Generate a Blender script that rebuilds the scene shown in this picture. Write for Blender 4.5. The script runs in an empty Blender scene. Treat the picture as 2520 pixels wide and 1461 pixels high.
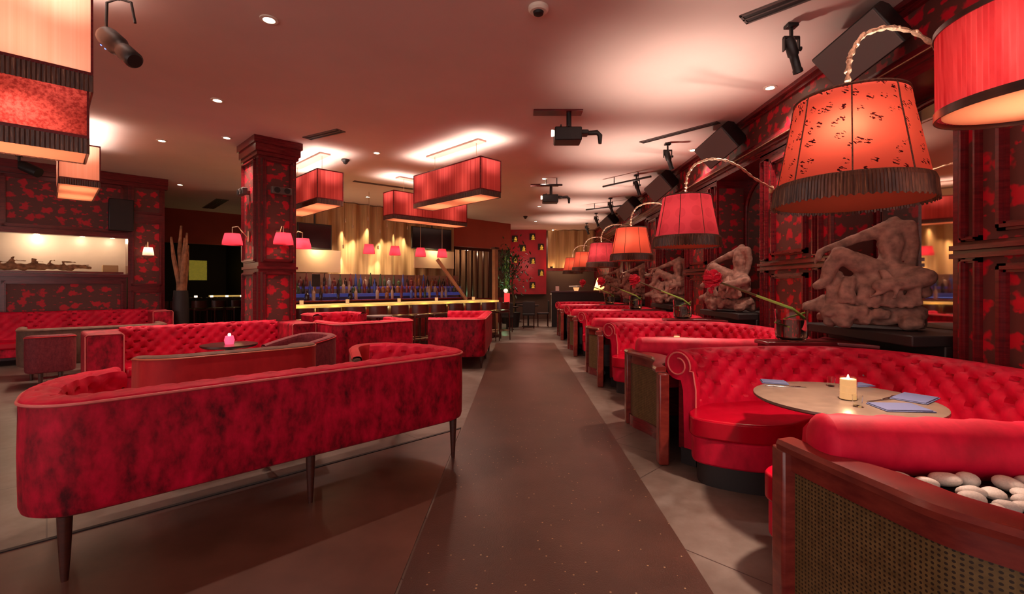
import bpy, bmesh, math, random
from mathutils import Vector, Matrix, noise as mnoise
R = math.radians
PI = math.pi
S2 = math.sqrt(2.0)
C = bpy.context.scene.collection
random.seed(7)

# ------------------------------------------------------------------ mesh helpers
class MB:
    """collects shapes into one mesh"""
    def __init__(self):
        self.v = []; self.f = []
    def grid(self, rows, cu=False, cv=False, cap0=False, cap1=False):
        b = len(self.v); n = len(rows); m = len(rows[0])
        for r in rows: self.v.extend([tuple(p) for p in r])
        for i in range(n if cv else n - 1):
            for j in range(m if cu else m - 1):
                a = b + i * m + j; a2 = b + i * m + (j + 1) % m
                c = b + ((i + 1) % n) * m + j; c2 = b + ((i + 1) % n) * m + (j + 1) % m
                self.f.append((a, a2, c2, c))
        if cap0: self.f.append(tuple(b + j for j in range(m))[::-1])
        if cap1: self.f.append(tuple(b + (n - 1) * m + j for j in range(m)))
        return self
    def box(self, x0, x1, y0, y1, z0, z1):
        if x0 > x1: x0, x1 = x1, x0
        if y0 > y1: y0, y1 = y1, y0
        if z0 > z1: z0, z1 = z1, z0
        b = len(self.v)
        self.v += [(x0,y0,z0),(x1,y0,z0),(x1,y1,z0),(x0,y1,z0),(x0,y0,z1),(x1,y0,z1),(x1,y1,z1),(x0,y1,z1)]
        for q in ((3,2,1,0),(4,5,6,7),(0,1,5,4),(1,2,6,5),(2,3,7,6),(3,0,4,7)):
            self.f.append(tuple(b + k for k in q))
        return self
    def prism(self, poly, z0, z1):
        n = len(poly); b = len(self.v)
        self.v += [(p[0], p[1], z0) for p in poly] + [(p[0], p[1], z1) for p in poly]
        self.f.append(tuple(b + i for i in range(n))[::-1]); self.f.append(tuple(b + n + i for i in range(n)))
        for i in range(n):
            j = (i + 1) % n
            self.f.append((b + i, b + j, b + n + j, b + n + i))
        return self
    def tube(self, pts, r, n=8, caps=True, closed=False):
        pts = [Vector(p) for p in pts]; m = len(pts)
        rs = r if isinstance(r, (list, tuple)) else [r] * m
        up = None; rows = []
        for i, p in enumerate(pts):
            if closed: t = pts[(i + 1) % m] - pts[i - 1]
            else: t = pts[min(i + 1, m - 1)] - pts[max(i - 1, 0)]
            if t.length < 1e-9: t = Vector((0, 0, 1))
            t.normalize()
            if up is None:
                up = t.orthogonal().normalized()
            else:
                up = (up - t * up.dot(t))
                up = up.normalized() if up.length > 1e-6 else t.orthogonal().normalized()
            w = t.cross(up)
            rows.append([p + (up * math.cos(2*PI*k/n) + w * math.sin(2*PI*k/n)) * rs[i] for k in range(n)])
        self.grid(rows, cu=True, cv=closed, cap0=caps and not closed, cap1=caps and not closed)
        return self
    def lathe(self, prof, cx=0, cy=0, n=32, fn=None, cap0=False, cap1=False):
        rows = []
        for (r, z) in prof:
            rows.append([(cx + (r * (fn(2*PI*k/n, z) if fn else 1)) * math.cos(2*PI*k/n), cy + (r * (fn(2*PI*k/n, z) if fn else 1)) * math.sin(2*PI*k/n), z) for k in range(n)])
        self.grid(rows, cu=True, cap0=cap0, cap1=cap1)
        return self
    def ball(self, c, r, sx=1, sy=1, sz=1, n=12):
        rows = []
        for i in range(1, n):
            a = PI * i / n
            rows.append([(c[0] + r*sx*math.sin(a)*math.cos(2*PI*k/(2*n)), c[1] + r*sy*math.sin(a)*math.sin(2*PI*k/(2*n)), c[2] - r*sz*math.cos(a)) for k in range(2*n)])
        self.grid(rows, cu=True, cap0=True, cap1=True)
        return self
    def xform(self, M, start=0):
        for i in range(start, len(self.v)): self.v[i] = tuple(M @ Vector(self.v[i]))
        return self
    def mesh(self, name, mat, smooth=True):
        me = bpy.data.meshes.new(name)
        me.from_pydata(self.v, [], self.f)
        bm = bmesh.new(); bm.from_mesh(me)
        bmesh.ops.recalc_face_normals(bm, faces=bm.faces)
        bm.to_mesh(me); bm.free()
        if mat: me.materials.append(mat)
        if smooth:
            me.polygons.foreach_set('use_smooth', [True] * len(me.polygons))
            try: me.set_sharp_from_angle(angle=R(38))
            except Exception: pass
        me.update()
        return me

def obj(name, mb, mat, parent=None, bevel=0, smooth=True, seg=2):
    me = mb if isinstance(mb, bpy.types.Mesh) else mb.mesh(name, mat, smooth)
    o = bpy.data.objects.new(name, me); C.objects.link(o)
    if parent: o.parent = parent
    if bevel:
        m = o.modifiers.new('bevel', 'BEVEL'); m.width = bevel; m.segments = seg; m.limit_method = 'ANGLE'; m.angle_limit = R(40)
    return o

def thing(name, label, cat, loc=(0, 0, 0), rz=0.0, group=None):
    o = bpy.data.objects.new(name, None); C.objects.link(o)
    o.empty_display_size = .1
    o.location = loc; o.rotation_euler = (0, 0, rz)
    o['label'] = label; o['category'] = cat
    if group: o['group'] = group
    return o

def tag(o, label, cat, group=None):
    o['label'] = label; o['category'] = cat
    if group: o['group'] = group
    return o

def struct(name, mb, mat, rz=0.0, parent=None, bevel=0, smooth=False):
    o = obj(name, mb, mat, parent, bevel, smooth)
    if parent is None:
        o['kind'] = 'structure'; o.rotation_euler = (0, 0, rz)
    return o

def copy_tree(root, loc=None, rz=None, label=None, group=None):
    def rec(o, par):
        c = o.copy(); C.objects.link(c)
        if par: c.parent = par
        for ch in kids.get(o.name, []): rec(ch, c)
        return c
    kids = {}
    def walk(o):
        for ch in o.children:
            kids.setdefault(o.name, []).append(ch); walk(ch)
    walk(root)
    r = rec(root, None)
    if loc is not None: r.location = loc
    if rz is not None: r.rotation_euler = (0, 0, rz)
    if label: r['label'] = label
    if group: r['group'] = group
    return r

def light(kind, loc, power, color, radius=.05, name='lamp_light', size=None, rot=None, spot=None, blend=.6, sy=None):
    l = bpy.data.lights.new(name, kind); l.energy = power; l.color = color
    if kind == 'AREA':
        l.shape = 'RECTANGLE'; l.size = size or .5; l.size_y = sy or l.size
    else: l.shadow_soft_size = radius
    if kind == 'SPOT':
        l.spot_size = R(spot or 60); l.spot_blend = blend
    o = bpy.data.objects.new(name, l); C.objects.link(o); o.location = loc
    if rot: o.rotation_euler = rot
    return o

def uv(u, v, z=0.0):
    return Vector(((u - v) / S2, (u + v) / S2, z))
D45 = R(45)

# ------------------------------------------------------------------ materials
def col(h):
    if isinstance(h, str):
        h = h.lstrip('#'); c = [int(h[i:i+2], 16) / 255 for i in (0, 2, 4)]
        c = [x / 12.92 if x <= .04045 else ((x + .055) / 1.055) ** 2.4 for x in c]
        return (*c, 1)
    return (*h, 1) if len(h) == 3 else h

class NT:
    def __init__(self, name):
        self.m = bpy.data.materials.new(name); self.m.use_nodes = True
        self.t = self.m.node_tree; self.n = self.t.nodes; self.l = self.t.links
        self.bsdf = self.n['Principled BSDF']; self.out = self.n['Material Output']
    def node(self, typ, **kw):
        n = self.n.new(typ)
        for k, v in kw.items():
            if k.startswith('i_'): n.inputs[k[2:].replace('_', ' ')].default_value = v
            else: setattr(n, k, v)
        return n
    def link(self, a, b): self.l.new(a, b)
    def math(self, op, a, b=None, clamp=False):
        n = self.n.new('ShaderNodeMath'); n.operation = op; n.use_clamp = clamp
        for i, x in enumerate((a, b)):
            if x is None: continue
            if isinstance(x, (int, float)): n.inputs[i].default_value = x
            else: self.link(x, n.inputs[i])
        return n.outputs[0]
    def mix(self, fac, a, b):
        n = self.n.new('ShaderNodeMix'); n.data_type = 'RGBA'
        for s, x in ((0, fac), (6, a), (7, b)):
            if isinstance(x, (int, float)): n.inputs[s].default_value = x
            elif isinstance(x, tuple): n.inputs[s].default_value = x
            else: self.link(x, n.inputs[s])
        return n.outputs[2]
    def coord(self, scale=(1, 1, 1), kind='Object'):
        tc = self.node('ShaderNodeTexCoord'); mp = self.node('ShaderNodeMapping')
        mp.inputs['Scale'].default_value = scale
        self.link(tc.outputs[kind], mp.inputs[0]); return mp.outputs[0]
    def noise(self, vec, scale, detail=3, rough=.5):
        n = self.node('ShaderNodeTexNoise'); n.inputs['Scale'].default_value = scale
        n.inputs['Detail'].default_value = detail; n.inputs['Roughness'].default_value = rough
        if vec is not None: self.link(vec, n.inputs['Vector'])
        return n.outputs['Fac']
    def ramp(self, fac, stops):
        n = self.node('ShaderNodeValToRGB'); e = n.color_ramp.elements
        while len(e) < len(stops): e.new(.5)
        for i, (p, c) in enumerate(stops):
            e[i].position = p; e[i].color = col(c)
        self.link(fac, n.inputs[0]); return n.outputs[0]
    def bump(self, h, strength=.3, dist=.01):
        n = self.node('ShaderNodeBump'); n.inputs['Strength'].default_value = strength
        n.inputs['Distance'].default_value = dist; self.link(h, n.inputs['Height'])
        self.link(n.outputs[0], self.bsdf.inputs['Normal'])

def simple(name, c, rough=.5, metal=0, emit=None, es=0, var=0, vs=8, spec=.5, bump=0):
    t = NT(name); b = t.bsdf
    b.inputs['Roughness'].default_value = rough; b.inputs['Metallic'].default_value = metal
    b.inputs['Specular IOR Level'].default_value = spec
    c = col(c)
    if var:
        nz = t.noise(t.coord(), vs, 4)
        d = tuple(x * (1 - var) for x in c[:3]); e = tuple(min(1, x * (1 + var)) for x in c[:3])
        t.link(t.ramp(nz, [(.3, d), (.7, e)]), b.inputs['Base Color'])
        if bump: t.bump(nz, bump, .01)
    else:
        b.inputs['Base Color'].default_value = c
        if bump: t.bump(t.noise(t.coord(), vs, 4), bump, .01)
    if emit:
        b.inputs['Emission Color'].default_value = col(emit); b.inputs['Emission Strength'].default_value = es
    return t.m

def velvet(name, dark, mid, bright, scale=5, sheen=.5, stretch=(1, 1, .55)):
    t = NT(name); b = t.bsdf
    vec = t.coord(stretch)
    n1 = t.noise(vec, scale, 6, .62); n2 = t.noise(vec, scale * 3.3, 4, .6)
    f = t.math('ADD', t.math('MULTIPLY', n1, .7), t.math('MULTIPLY', n2, .3))
    t.link(t.ramp(f, [(.36, dark), (.52, mid), (.68, bright)]), b.inputs['Base Color'])
    b.inputs['Roughness'].default_value = .62
    b.inputs['Specular IOR Level'].default_value = .25
    b.inputs['Sheen Weight'].default_value = sheen
    b.inputs['Sheen Roughness'].default_value = .35
    b.inputs['Sheen Tint'].default_value = col((1, .30, .26))
    t.bump(n2, .25, .006)
    return t.m

def wood(name, a, b_, rough=.28, scale=(2, 2, 14)):
    t = NT(name)
    vec = t.coord(scale)
    n = t.noise(vec, 3, 6, .6)
    t.link(t.ramp(n, [(.3, a), (.7, b_)]), t.bsdf.inputs['Base Color'])
    t.bsdf.inputs['Roughness'].default_value = rough
    t.bsdf.inputs['Coat Weight'].default_value = .25
    t.bsdf.inputs['Coat Roughness'].default_value = .2
    return t.m

def damask(name, ground, motif, cell=.34, thr=.25):
    """wallpaper cloth: taupe ground with scattered red blossoms and leaf sprigs"""
    t = NT(name)
    tc = t.node('ShaderNodeTexCoord'); sp = t.node('ShaderNodeSeparateXYZ'); t.link(tc.outputs['Object'], sp.inputs[0])
    a = t.math('ADD', sp.outputs[0], sp.outputs[1])
    cb = t.node('ShaderNodeCombineXYZ'); t.link(a, cb.inputs[0]); t.link(sp.outputs[2], cb.inputs[1])
    wn = t.node('ShaderNodeTexNoise'); wn.inputs['Scale'].default_value = 11; t.link(cb.outputs[0], wn.inputs['Vector'])
    def layer(sc, petals, r0, amp, off):
        vo = t.node('ShaderNodeTexVoronoi'); vo.voronoi_dimensions = '2D'; vo.inputs['Scale'].default_value = sc
        vo.inputs['Randomness'].default_value = .55
        mp = t.node('ShaderNodeMapping'); mp.inputs['Location'].default_value = (off, off * .37, 0); t.link(cb.outputs[0], mp.inputs[0])
        t.link(mp.outputs[0], vo.inputs['Vector'])
        sub = t.node('ShaderNodeVectorMath'); sub.operation = 'SUBTRACT'
        sc_ = t.node('ShaderNodeVectorMath'); sc_.operation = 'SCALE'; sc_.inputs['Scale'].default_value = sc; t.link(mp.outputs[0], sc_.inputs[0])
        ps = t.node('ShaderNodeVectorMath'); ps.operation = 'SCALE'; ps.inputs['Scale'].default_value = sc
        t.link(vo.outputs['Position'], ps.inputs[0])
        t.link(sc_.outputs[0], sub.inputs[0]); t.link(ps.outputs[0], sub.inputs[1])
        s2 = t.node('ShaderNodeSeparateXYZ'); t.link(sub.outputs[0], s2.inputs[0])
        ang = t.math('ARCTAN2', s2.outputs[1], s2.outputs[0])
        cs = t.math('COSINE', t.math('MULTIPLY', ang, petals))
        rad = t.math('ADD', r0, t.math('MULTIPLY', cs, amp))
        nd = t.math('ADD', vo.outputs['Distance'], t.math('MULTIPLY', t.math('SUBTRACT', wn.outputs['Fac'], .5), .85))
        return t.math('MULTIPLY', t.math('SUBTRACT', rad, nd), 9, clamp=True)
    l1 = layer(1 / cell, 5, thr, .03, 3.1)
    l2 = layer(1.7 / cell, 2, thr * .42, .09, 7.7)
    f = t.math('MAXIMUM', l1, l2)
    t.link(t.mix(f, col(ground), col(motif)), t.bsdf.inputs['Base Color'])
    t.bsdf.inputs['Roughness'].default_value = .55
    return t.m

def shade_mat(name, c, pattern=None, trans=.75, c2=None, emit=0):
    """lampshade cloth that lets the bulb inside glow through"""
    t = NT(name); t.n.remove(t.bsdf)
    base = None; c = col(c)
    vec = t.coord()
    if pattern == 'brush':
        tc = t.node('ShaderNodeTexCoord'); sp = t.node('ShaderNodeSeparateXYZ'); t.link(tc.outputs['Object'], sp.inputs[0])
        ang = t.math('MULTIPLY', t.math('ARCTAN2', sp.outputs[1], sp.outputs[0]), .30)
        cb = t.node('ShaderNodeCombineXYZ'); t.link(ang, cb.inputs[0]); t.link(sp.outputs[2], cb.inputs[1])
        mp = t.node('ShaderNodeMapping'); t.link(cb.outputs[0], mp.inputs[0]); mp.inputs['Rotation'].default_value = (0, 0, .5)
        vo = t.node('ShaderNodeTexVoronoi'); vo.voronoi_dimensions = '2D'; vo.inputs['Scale'].default_value = 17; vo.inputs['Randomness'].default_value = 1
        t.link(mp.outputs[0], vo.inputs['Vector'])
        stm = t.node('ShaderNodeMapping'); t.link(mp.outputs[0], stm.inputs[0]); stm.inputs['Scale'].default_value = (.45, 1.5, 1)
        n1 = t.noise(stm.outputs[0], 80, 2, .5)
        inside = t.math('LESS_THAN', vo.outputs['Distance'], .30)
        band = t.math('GREATER_THAN', n1, .535)
        spv = t.node('ShaderNodeSeparateColor'); t.link(vo.outputs['Color'], spv.inputs[0])
        some = t.math('GREATER_THAN', spv.outputs[0], .22)
        ink = t.math('MULTIPLY', t.math('MULTIPLY', inside, band), some)
        base = t.mix(ink, c, col((.045, .006, .01)))
    elif pattern == 'disc':
        tc = t.node('ShaderNodeTexCoord'); sp = t.node('ShaderNodeSeparateXYZ'); t.link(tc.outputs['Object'], sp.inputs[0])
        ang = t.math('MULTIPLY', t.math('ARCTAN2', sp.outputs[1], sp.outputs[0]), .30)
        cb = t.node('ShaderNodeCombineXYZ'); t.link(ang, cb.inputs[0]); t.link(sp.outputs[2], cb.inputs[1])
        vo = t.node('ShaderNodeTexVoronoi'); vo.voronoi_dimensions = '2D'; vo.inputs['Scale'].default_value = 6; vo.inputs['Randomness'].default_value = .2
        t.link(cb.outputs[0], vo.inputs['Vector'])
        f = t.math('LESS_THAN', vo.outputs['Distance'], .33)
        base = t.mix(t.math('MULTIPLY', f, .28), c, col(c2 or (.5, .03, .06)))
    elif pattern == 'mottle':
        base = t.ramp(t.noise(vec, 45, 4, .7), [(.4, c2), (.6, c)])
    elif pattern == 'stripe':
        tc = t.node('ShaderNodeTexCoord'); sp = t.node('ShaderNodeSeparateXYZ'); t.link(tc.outputs['Object'], sp.inputs[0])
        ax = t.math('ADD', sp.outputs[0], sp.outputs[1])
        cb = t.node('ShaderNodeCombineXYZ'); t.link(ax, cb.inputs[0])
        base = t.ramp(t.noise(cb.outputs[0], 26, 3, .6), [(.35, c2), (.62, c)])
    tr = t.node('ShaderNodeBsdfTranslucent'); df = t.node('ShaderNodeBsdfDiffuse')
    for s in (tr, df):
        if base is not None: t.link(base, s.inputs['Color'])
        else: s.inputs['Color'].default_value = c
    mx = t.node('ShaderNodeMixShader'); mx.inputs[0].default_value = trans
    t.link(df.outputs[0], mx.inputs[1]); t.link(tr.outputs[0], mx.inputs[2])
    o = mx.outputs[0]
    if emit:
        em = t.node('ShaderNodeEmission'); em.inputs['Strength'].default_value = emit
        if base is not None: t.link(base, em.inputs['Color'])
        else: em.inputs['Color'].default_value = c
        ad = t.node('ShaderNodeAddShader'); t.link(o, ad.inputs[0]); t.link(em.outputs[0], ad.inputs[1]); o = ad.outputs[0]
    t.link(o, t.out.inputs[0])
    return t.m

M = {}
M['ceiling'] = simple('painted_plaster', (.71, .565, .51), .85, var=.04, vs=1.2)
M['wallred'] = simple('brick_red_paint', (.36, .052, .028), .8, var=.08, vs=2)
M['dark'] = simple('near_black', (.012, .006, .006), .6)
M['blackplastic'] = simple('black_plastic', (.012, .010, .010), .45, var=.2, vs=40)
M['greymetal'] = simple('grey_metal', (.13, .10, .09), .5, .3)
M['velvet'] = velvet('crushed_red_velvet', (.060, .0003, .004), (.36, .0008, .018), (.62, .002, .038), 8.5, .06)
M['velvet2'] = velvet('red_velvet', (.36, .0008, .018), (.58, .0015, .032), (.75, .008, .05), 4, .10)
M['leather'] = velvet('red_seat_leather', (.36, .001, .012), (.44, .0015, .018), (.52, .003, .024), 3, .0)
M['leather'].node_tree.nodes['Principled BSDF'].inputs['Roughness'].default_value = .24
M['piping'] = simple('pink_piping', (.62, .12, .11), .5)
M['mohair'] = velvet('brown_mohair', (.085, .04, .03), (.13, .065, .045), (.17, .085, .06), 9, .2)
M['maroon'] = velvet('maroon_cloth', (.11, .010, .018), (.17, .018, .026), (.22, .03, .04), 30, .15)
M['rust'] = velvet('rust_red_velvet', (.34, .008, .014), (.44, .012, .018), (.52, .02, .024), 4, .3)
M['mahog'] = wood('mahogany', (.085, .004, .007), (.19, .010, .014), .26)
M['mahog2'] = wood('reddish_rail_wood', (.12, .012, .010), (.25, .034, .022), .24, (2, 2, 6))
M['darkwood'] = wood('dark_leg_wood', (.03, .009, .007), (.07, .016, .01), .3)
M['damask'] = damask('red_flower_damask', (.105, .026, .021), (.52, .002, .018), .235, .30)
M['damask_d'] = damask('dark_flower_damask', (.09, .022, .02), (.36, .002, .014), .235, .30)
M['tabletop'] = simple('limed_table_wood', (.16, .11, .08), .3, var=.15, vs=14)
M['brass'] = simple('pale_brass', (.55, .38, .24), .35, .9)
M['brassarm'] = simple('gilded_branch', (.62, .40, .27), .4, .55, var=.35, vs=60, bump=.5)
M['fringe'] = simple('brown_bead_fringe', (.10, .035, .02), .6, var=.7, vs=120)
M['stone'] = simple('weathered_stone', (.27, .135, .10), .9, var=.45, vs=14, bump=.8)
M['glass'] = None
M['white'] = simple('ivory', (.8, .74, .62), .5)
M['pebble'] = simple('pale_pebble', (.62, .57, .51), .6, var=.14, vs=9)
M['petal'] = simple('red_petal', (.62, .004, .03), .6, var=.4, vs=22)
M['stemgreen'] = simple('green_stem', (.34, .52, .10), .45, var=.25, vs=20)
M['stembrown'] = simple('woody_stem', (.10, .07, .02), .6)
M['leafdark'] = simple('dark_leaf', (.035, .055, .018), .6, var=.5, vs=6)
M['napkin'] = simple('blue_grey_napkin', (.075, .085, .17), .8)
M['steel'] = simple('cutlery_steel', (.6, .57, .55), .2, 1)
M['mirror'] = simple('mirror_glass', (.62, .50, .44), .03, 1)
M['gold'] = simple('gilt_stud', (.7, .42, .05), .35, .8, (1, .6, .08), .25)  # gilt colour with a faint glow put into the material itself
def glassmat(name, c, rough=.02):
    t = NT(name); b = t.bsdf
    b.inputs['Base Color'].default_value = col(c); b.inputs['Transmission Weight'].default_value = 1
    b.inputs['Roughness'].default_value = rough; b.inputs['IOR'].default_value = 1.2
    return t.m
M['glass'] = glassmat('clear_glass', (.95, .97, .93))
def curtain_mat(name, a, b_):
    t = NT(name); vec = t.coord((9, 9, .25))
    t.link(t.ramp(t.noise(vec, 3, 4), [(.3, a), (.7, b_)]), t.bsdf.inputs['Base Color'])
    t.bsdf.inputs['Roughness'].default_value = .8; return t.m
M['curtain'] = curtain_mat('gold_curtain', (.36, .22, .10), (.56, .37, .18))
M['curtain2'] = curtain_mat('brown_drape', (.13, .07, .035), (.24, .14, .08))
def floor_mat():
    t = NT('slate_floor'); vec = t.coord()
    br = t.node('ShaderNodeTexBrick'); br.offset = .5
    mp = t.coord((1, 1, 1))
    rot = t.node('ShaderNodeMapping'); rot.inputs['Rotation'].default_value = (0, 0, R(45)); t.link(mp, rot.inputs[0])
    t.link(rot.outputs[0], br.inputs['Vector']); br.inputs['Scale'].default_value = 1
    br.inputs['Brick Width'].default_value = 1.2; br.inputs['Row Height'].default_value = 1.2; br.inputs['Mortar Size'].default_value = .004
    n1 = t.noise(vec, 1.3, 5, .55); n2 = t.noise(vec, 9, 5, .6)
    f = t.math('ADD', t.math('MULTIPLY', n1, .75), t.math('MULTIPLY', n2, .25))
    c = t.ramp(f, [(.36, (.085, .055, .042)), (.5, (.14, .105, .085)), (.64, (.20, .165, .14))])
    c2 = t.mix(br.outputs['Fac'], c, col((.05, .03, .025)))
    t.link(c2, t.bsdf.inputs['Base Color'])
    t.bsdf.inputs['Roughness'].default_value = .38
    return t.m
M['floor'] = floor_mat()
def runner_mat(name, a, b_, fleck=True, rough=.33):
    t = NT(name); vec = t.coord()
    base = t.ramp(t.noise(vec, 2.2, 5, .6), [(.35, a), (.65, b_)])
    if fleck:
        vo = t.node('ShaderNodeTexVoronoi'); vo.inputs['Scale'].default_value = 26; t.link(vec, vo.inputs['Vector'])
        sc = t.node('ShaderNodeSeparateColor'); t.link(vo.outputs['Color'], sc.inputs[0])
        m = t.math('MULTIPLY', t.math('LESS_THAN', vo.outputs['Distance'], .13), t.math('GREATER_THAN', sc.outputs[0], .72))
        base = t.mix(m, base, col((.42, .28, .15)))
        t.bump(t.noise(vec, 150, 2), .35, .004)
    t.link(base, t.bsdf.inputs['Base Color']); t.bsdf.inputs['Roughness'].default_value = rough
    return t.m
M['runner'] = runner_mat('flecked_runner', (.050, .022, .015), (.080, .036, .025))
M['rug'] = runner_mat('brown_carpet', (.085, .034, .021), (.14, .058, .038), False, .38)
def cane_mat():
    t = NT('woven_cane')
    tc = t.node('ShaderNodeTexCoord'); sp = t.node('ShaderNodeSeparateXYZ'); t.link(tc.outputs['Object'], sp.inputs[0])
    def hole(off):
        a = t.math('FRACT', t.math('ADD', t.math('MULTIPLY', sp.outputs[1], 62), off))
        b = t.math('FRACT', t.math('ADD', t.math('MULTIPLY', sp.outputs[2], 62), off))
        da = t.math('POWER', t.math('SUBTRACT', a, .5), 2); db = t.math('POWER', t.math('SUBTRACT', b, .5), 2)
        return t.math('LESS_THAN', t.math('ADD', da, db), .075)
    h = hole(0)
    base = t.ramp(t.noise(t.coord(), 30, 3), [(.3, (.105, .058, .018)), (.7, (.17, .10, .035))])
    t.link(t.mix(h, base, col((.025, .012, .006))), t.bsdf.inputs['Base Color'])
    t.bsdf.inputs['Roughness'].default_value = .5
    t.bump(h, -.5, .003)
    return t.m
M['cane'] = cane_mat()
def fringe_mat(name, round_):
    t = NT(name)
    tc = t.node('ShaderNodeTexCoord'); sp = t.node('ShaderNodeSeparateXYZ'); t.link(tc.outputs['Object'], sp.inputs[0])
    a = t.math('MULTIPLY', t.math('ARCTAN2', sp.outputs[1], sp.outputs[0]), .34) if round_ else t.math('ADD', sp.outputs[0], sp.outputs[1])
    cb = t.node('ShaderNodeCombineXYZ'); t.link(a, cb.inputs[0]); t.link(t.math('MULTIPLY', sp.outputs[2], .06), cb.inputs[1])
    base = t.ramp(t.noise(cb.outputs[0], 95, 3, .7), [(.38, (.035, .010, .006)), (.58, (.11, .04, .022)), (.72, (.30, .14, .07))])
    t.link(base, t.bsdf.inputs['Base Color']); t.bsdf.inputs['Roughness'].default_value = .4
    return t.m
M['fringe_round'] = fringe_mat('bead_fringe_strands', True)
M['fringe_box'] = fringe_mat('box_fringe_strands', False)
# ------------------------------------------------------------------ camera
F = 1160.0; CX = 1275.0; CY = 703.0; H = 1.4; ZC = 3.75
cam = bpy.data.cameras.new('camera'); co = bpy.data.objects.new('camera', cam); C.objects.link(co)
cam.sensor_width = 36; cam.lens = 36 * F / 2520
cam.shift_x = -(CX - 1260) / 2520; cam.shift_y = (CY - 730.5) / 2520
co.location = (0, 0, H); co.rotation_euler = (R(90), 0, 0); cam.clip_start = .05; cam.clip_end = 80
bpy.context.scene.camera = co

# ------------------------------------------------------------------ shell
struct('floor', MB().box(-18, 5, -4, 23, -.1, 0), M['floor'])
struct('ceiling', MB().box(-18, 5, -4, 23, ZC, ZC + .1), M['ceiling'])

# raised-frame helper in any local frame; 'face' builds a panel on a face: axis a runs along, n is the outward direction
def frame_on(mb, P, a, n, a0, a1, z0, z1, w=.06, d=.03):
    """four bars of a picture-frame moulding on the face through P; a, n unit 2D vectors"""
    def bar(s0, s1, h0, h1):
        for (dd, ins) in ((d * .5, 0), (d, w * .3)):
            q0 = s0 + (ins if s1 - s0 > h1 - h0 else ins); q1 = s1 - ins
            k0 = h0 + ins; k1 = h1 - ins
            pts = [(P[0] + a[0]*s + n[0]*t, P[1] + a[1]*s + n[1]*t) for s, t in ((q0, 0), (q1, 0), (q1, dd), (q0, dd))]
            mb.prism(pts, k0, k1)
    bar(a0, a1, z0, z0 + w); bar(a0, a1, z1 - w, z1)
    bar(a0, a0 + w, z0, z1); bar(a1 - w, a1, z0, z1)
def board_on(mb, P, a, n, a0, a1, z0, z1, d=.008):
    pts = [(P[0] + a[0]*s + n[0]*t, P[1] + a[1]*s + n[1]*t) for s, t in ((a0, 0), (a1, 0), (a1, d), (a0, d))]
    mb.prism(pts, z0, z1)

# right wall, with panelled pilasters and mirrored niches
WX = 3.27
wr = struct('wall_right', MB().box(3.78, 3.95, -4, 20, 0, ZC).box(WX, 3.80, -4, 20, 3.12, ZC), M['mahog'])
NICHE = [(-2.12, -.72), (.715, 2.10)] + [(3.545 + 2.83 * k, 4.93 + 2.83 * k) for k in range(5)]
pil = []
for i in range(len(NICHE) - 1): pil.append((NICHE[i][1], NICHE[i + 1][0]))
pil.append((NICHE[-1][1], 20.0))
for (y0, y1) in pil:
    p = obj('pilaster', MB().box(WX, 3.79, y0, y1, 0, 3.14), M['mahog'], wr, smooth=False)
    dm = MB(); mo = MB()
    # the aisle face of the pilaster: an upper and a lower panel
    Wd = y1 - y0
    for (z0, z1) in ((.12, 1.60), (1.72, 3.05)):
        board_on(dm, (WX, y0), (0, 1), (-1, 0), .05, Wd - .05, z0, z1, .010)
        frame_on(mo, (WX - .01, y0), (0, 1), (-1, 0), .10, .24, z0, z1, .035, .05)
        frame_on(mo, (WX - .01, y0), (0, 1), (-1, 0), Wd - .24, Wd - .10, z0, z1, .035, .05)
        frame_on(mo, (WX - .01, y0), (0, 1), (-1, 0), .36, Wd - .36, z0 + .05, z1 - .05, .06, .055)
    # the side faces of the pilaster, seen inside the niches
    for yy, nn in ((y0, -1), (y1, 1)):
        board_on(dm, (WX, yy), (1, 0), (0, nn), .04, .44, .12, 3.0, .008)
    for z in (1.60, 1.66): mo.box(WX - .05, WX + .01, y0 + .02, y1 - .02, z, z + .035)
    obj('damask_panel', dm, M['damask'], p, smooth=False)
    obj('moulding', mo, M['mahog'], p, smooth=False)
fr = MB().box(WX - .012, WX + .01, -4, 20, 3.30, 3.68)
obj('frieze_cloth', fr, M['damask'], wr, smooth=False)
co_ = MB()
for (x, z0, z1) in ((.09, 3.24, 3.27), (.06, 3.27, 3.31), (.03, 3.20, 3.24), (.05, 3.66, 3.70), (.10, 3.70, ZC)):
    co_.box(WX - x, WX, -4, 20, z0, z1)
obj('cornice', co_, M['mahog'], wr, smooth=False)
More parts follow.
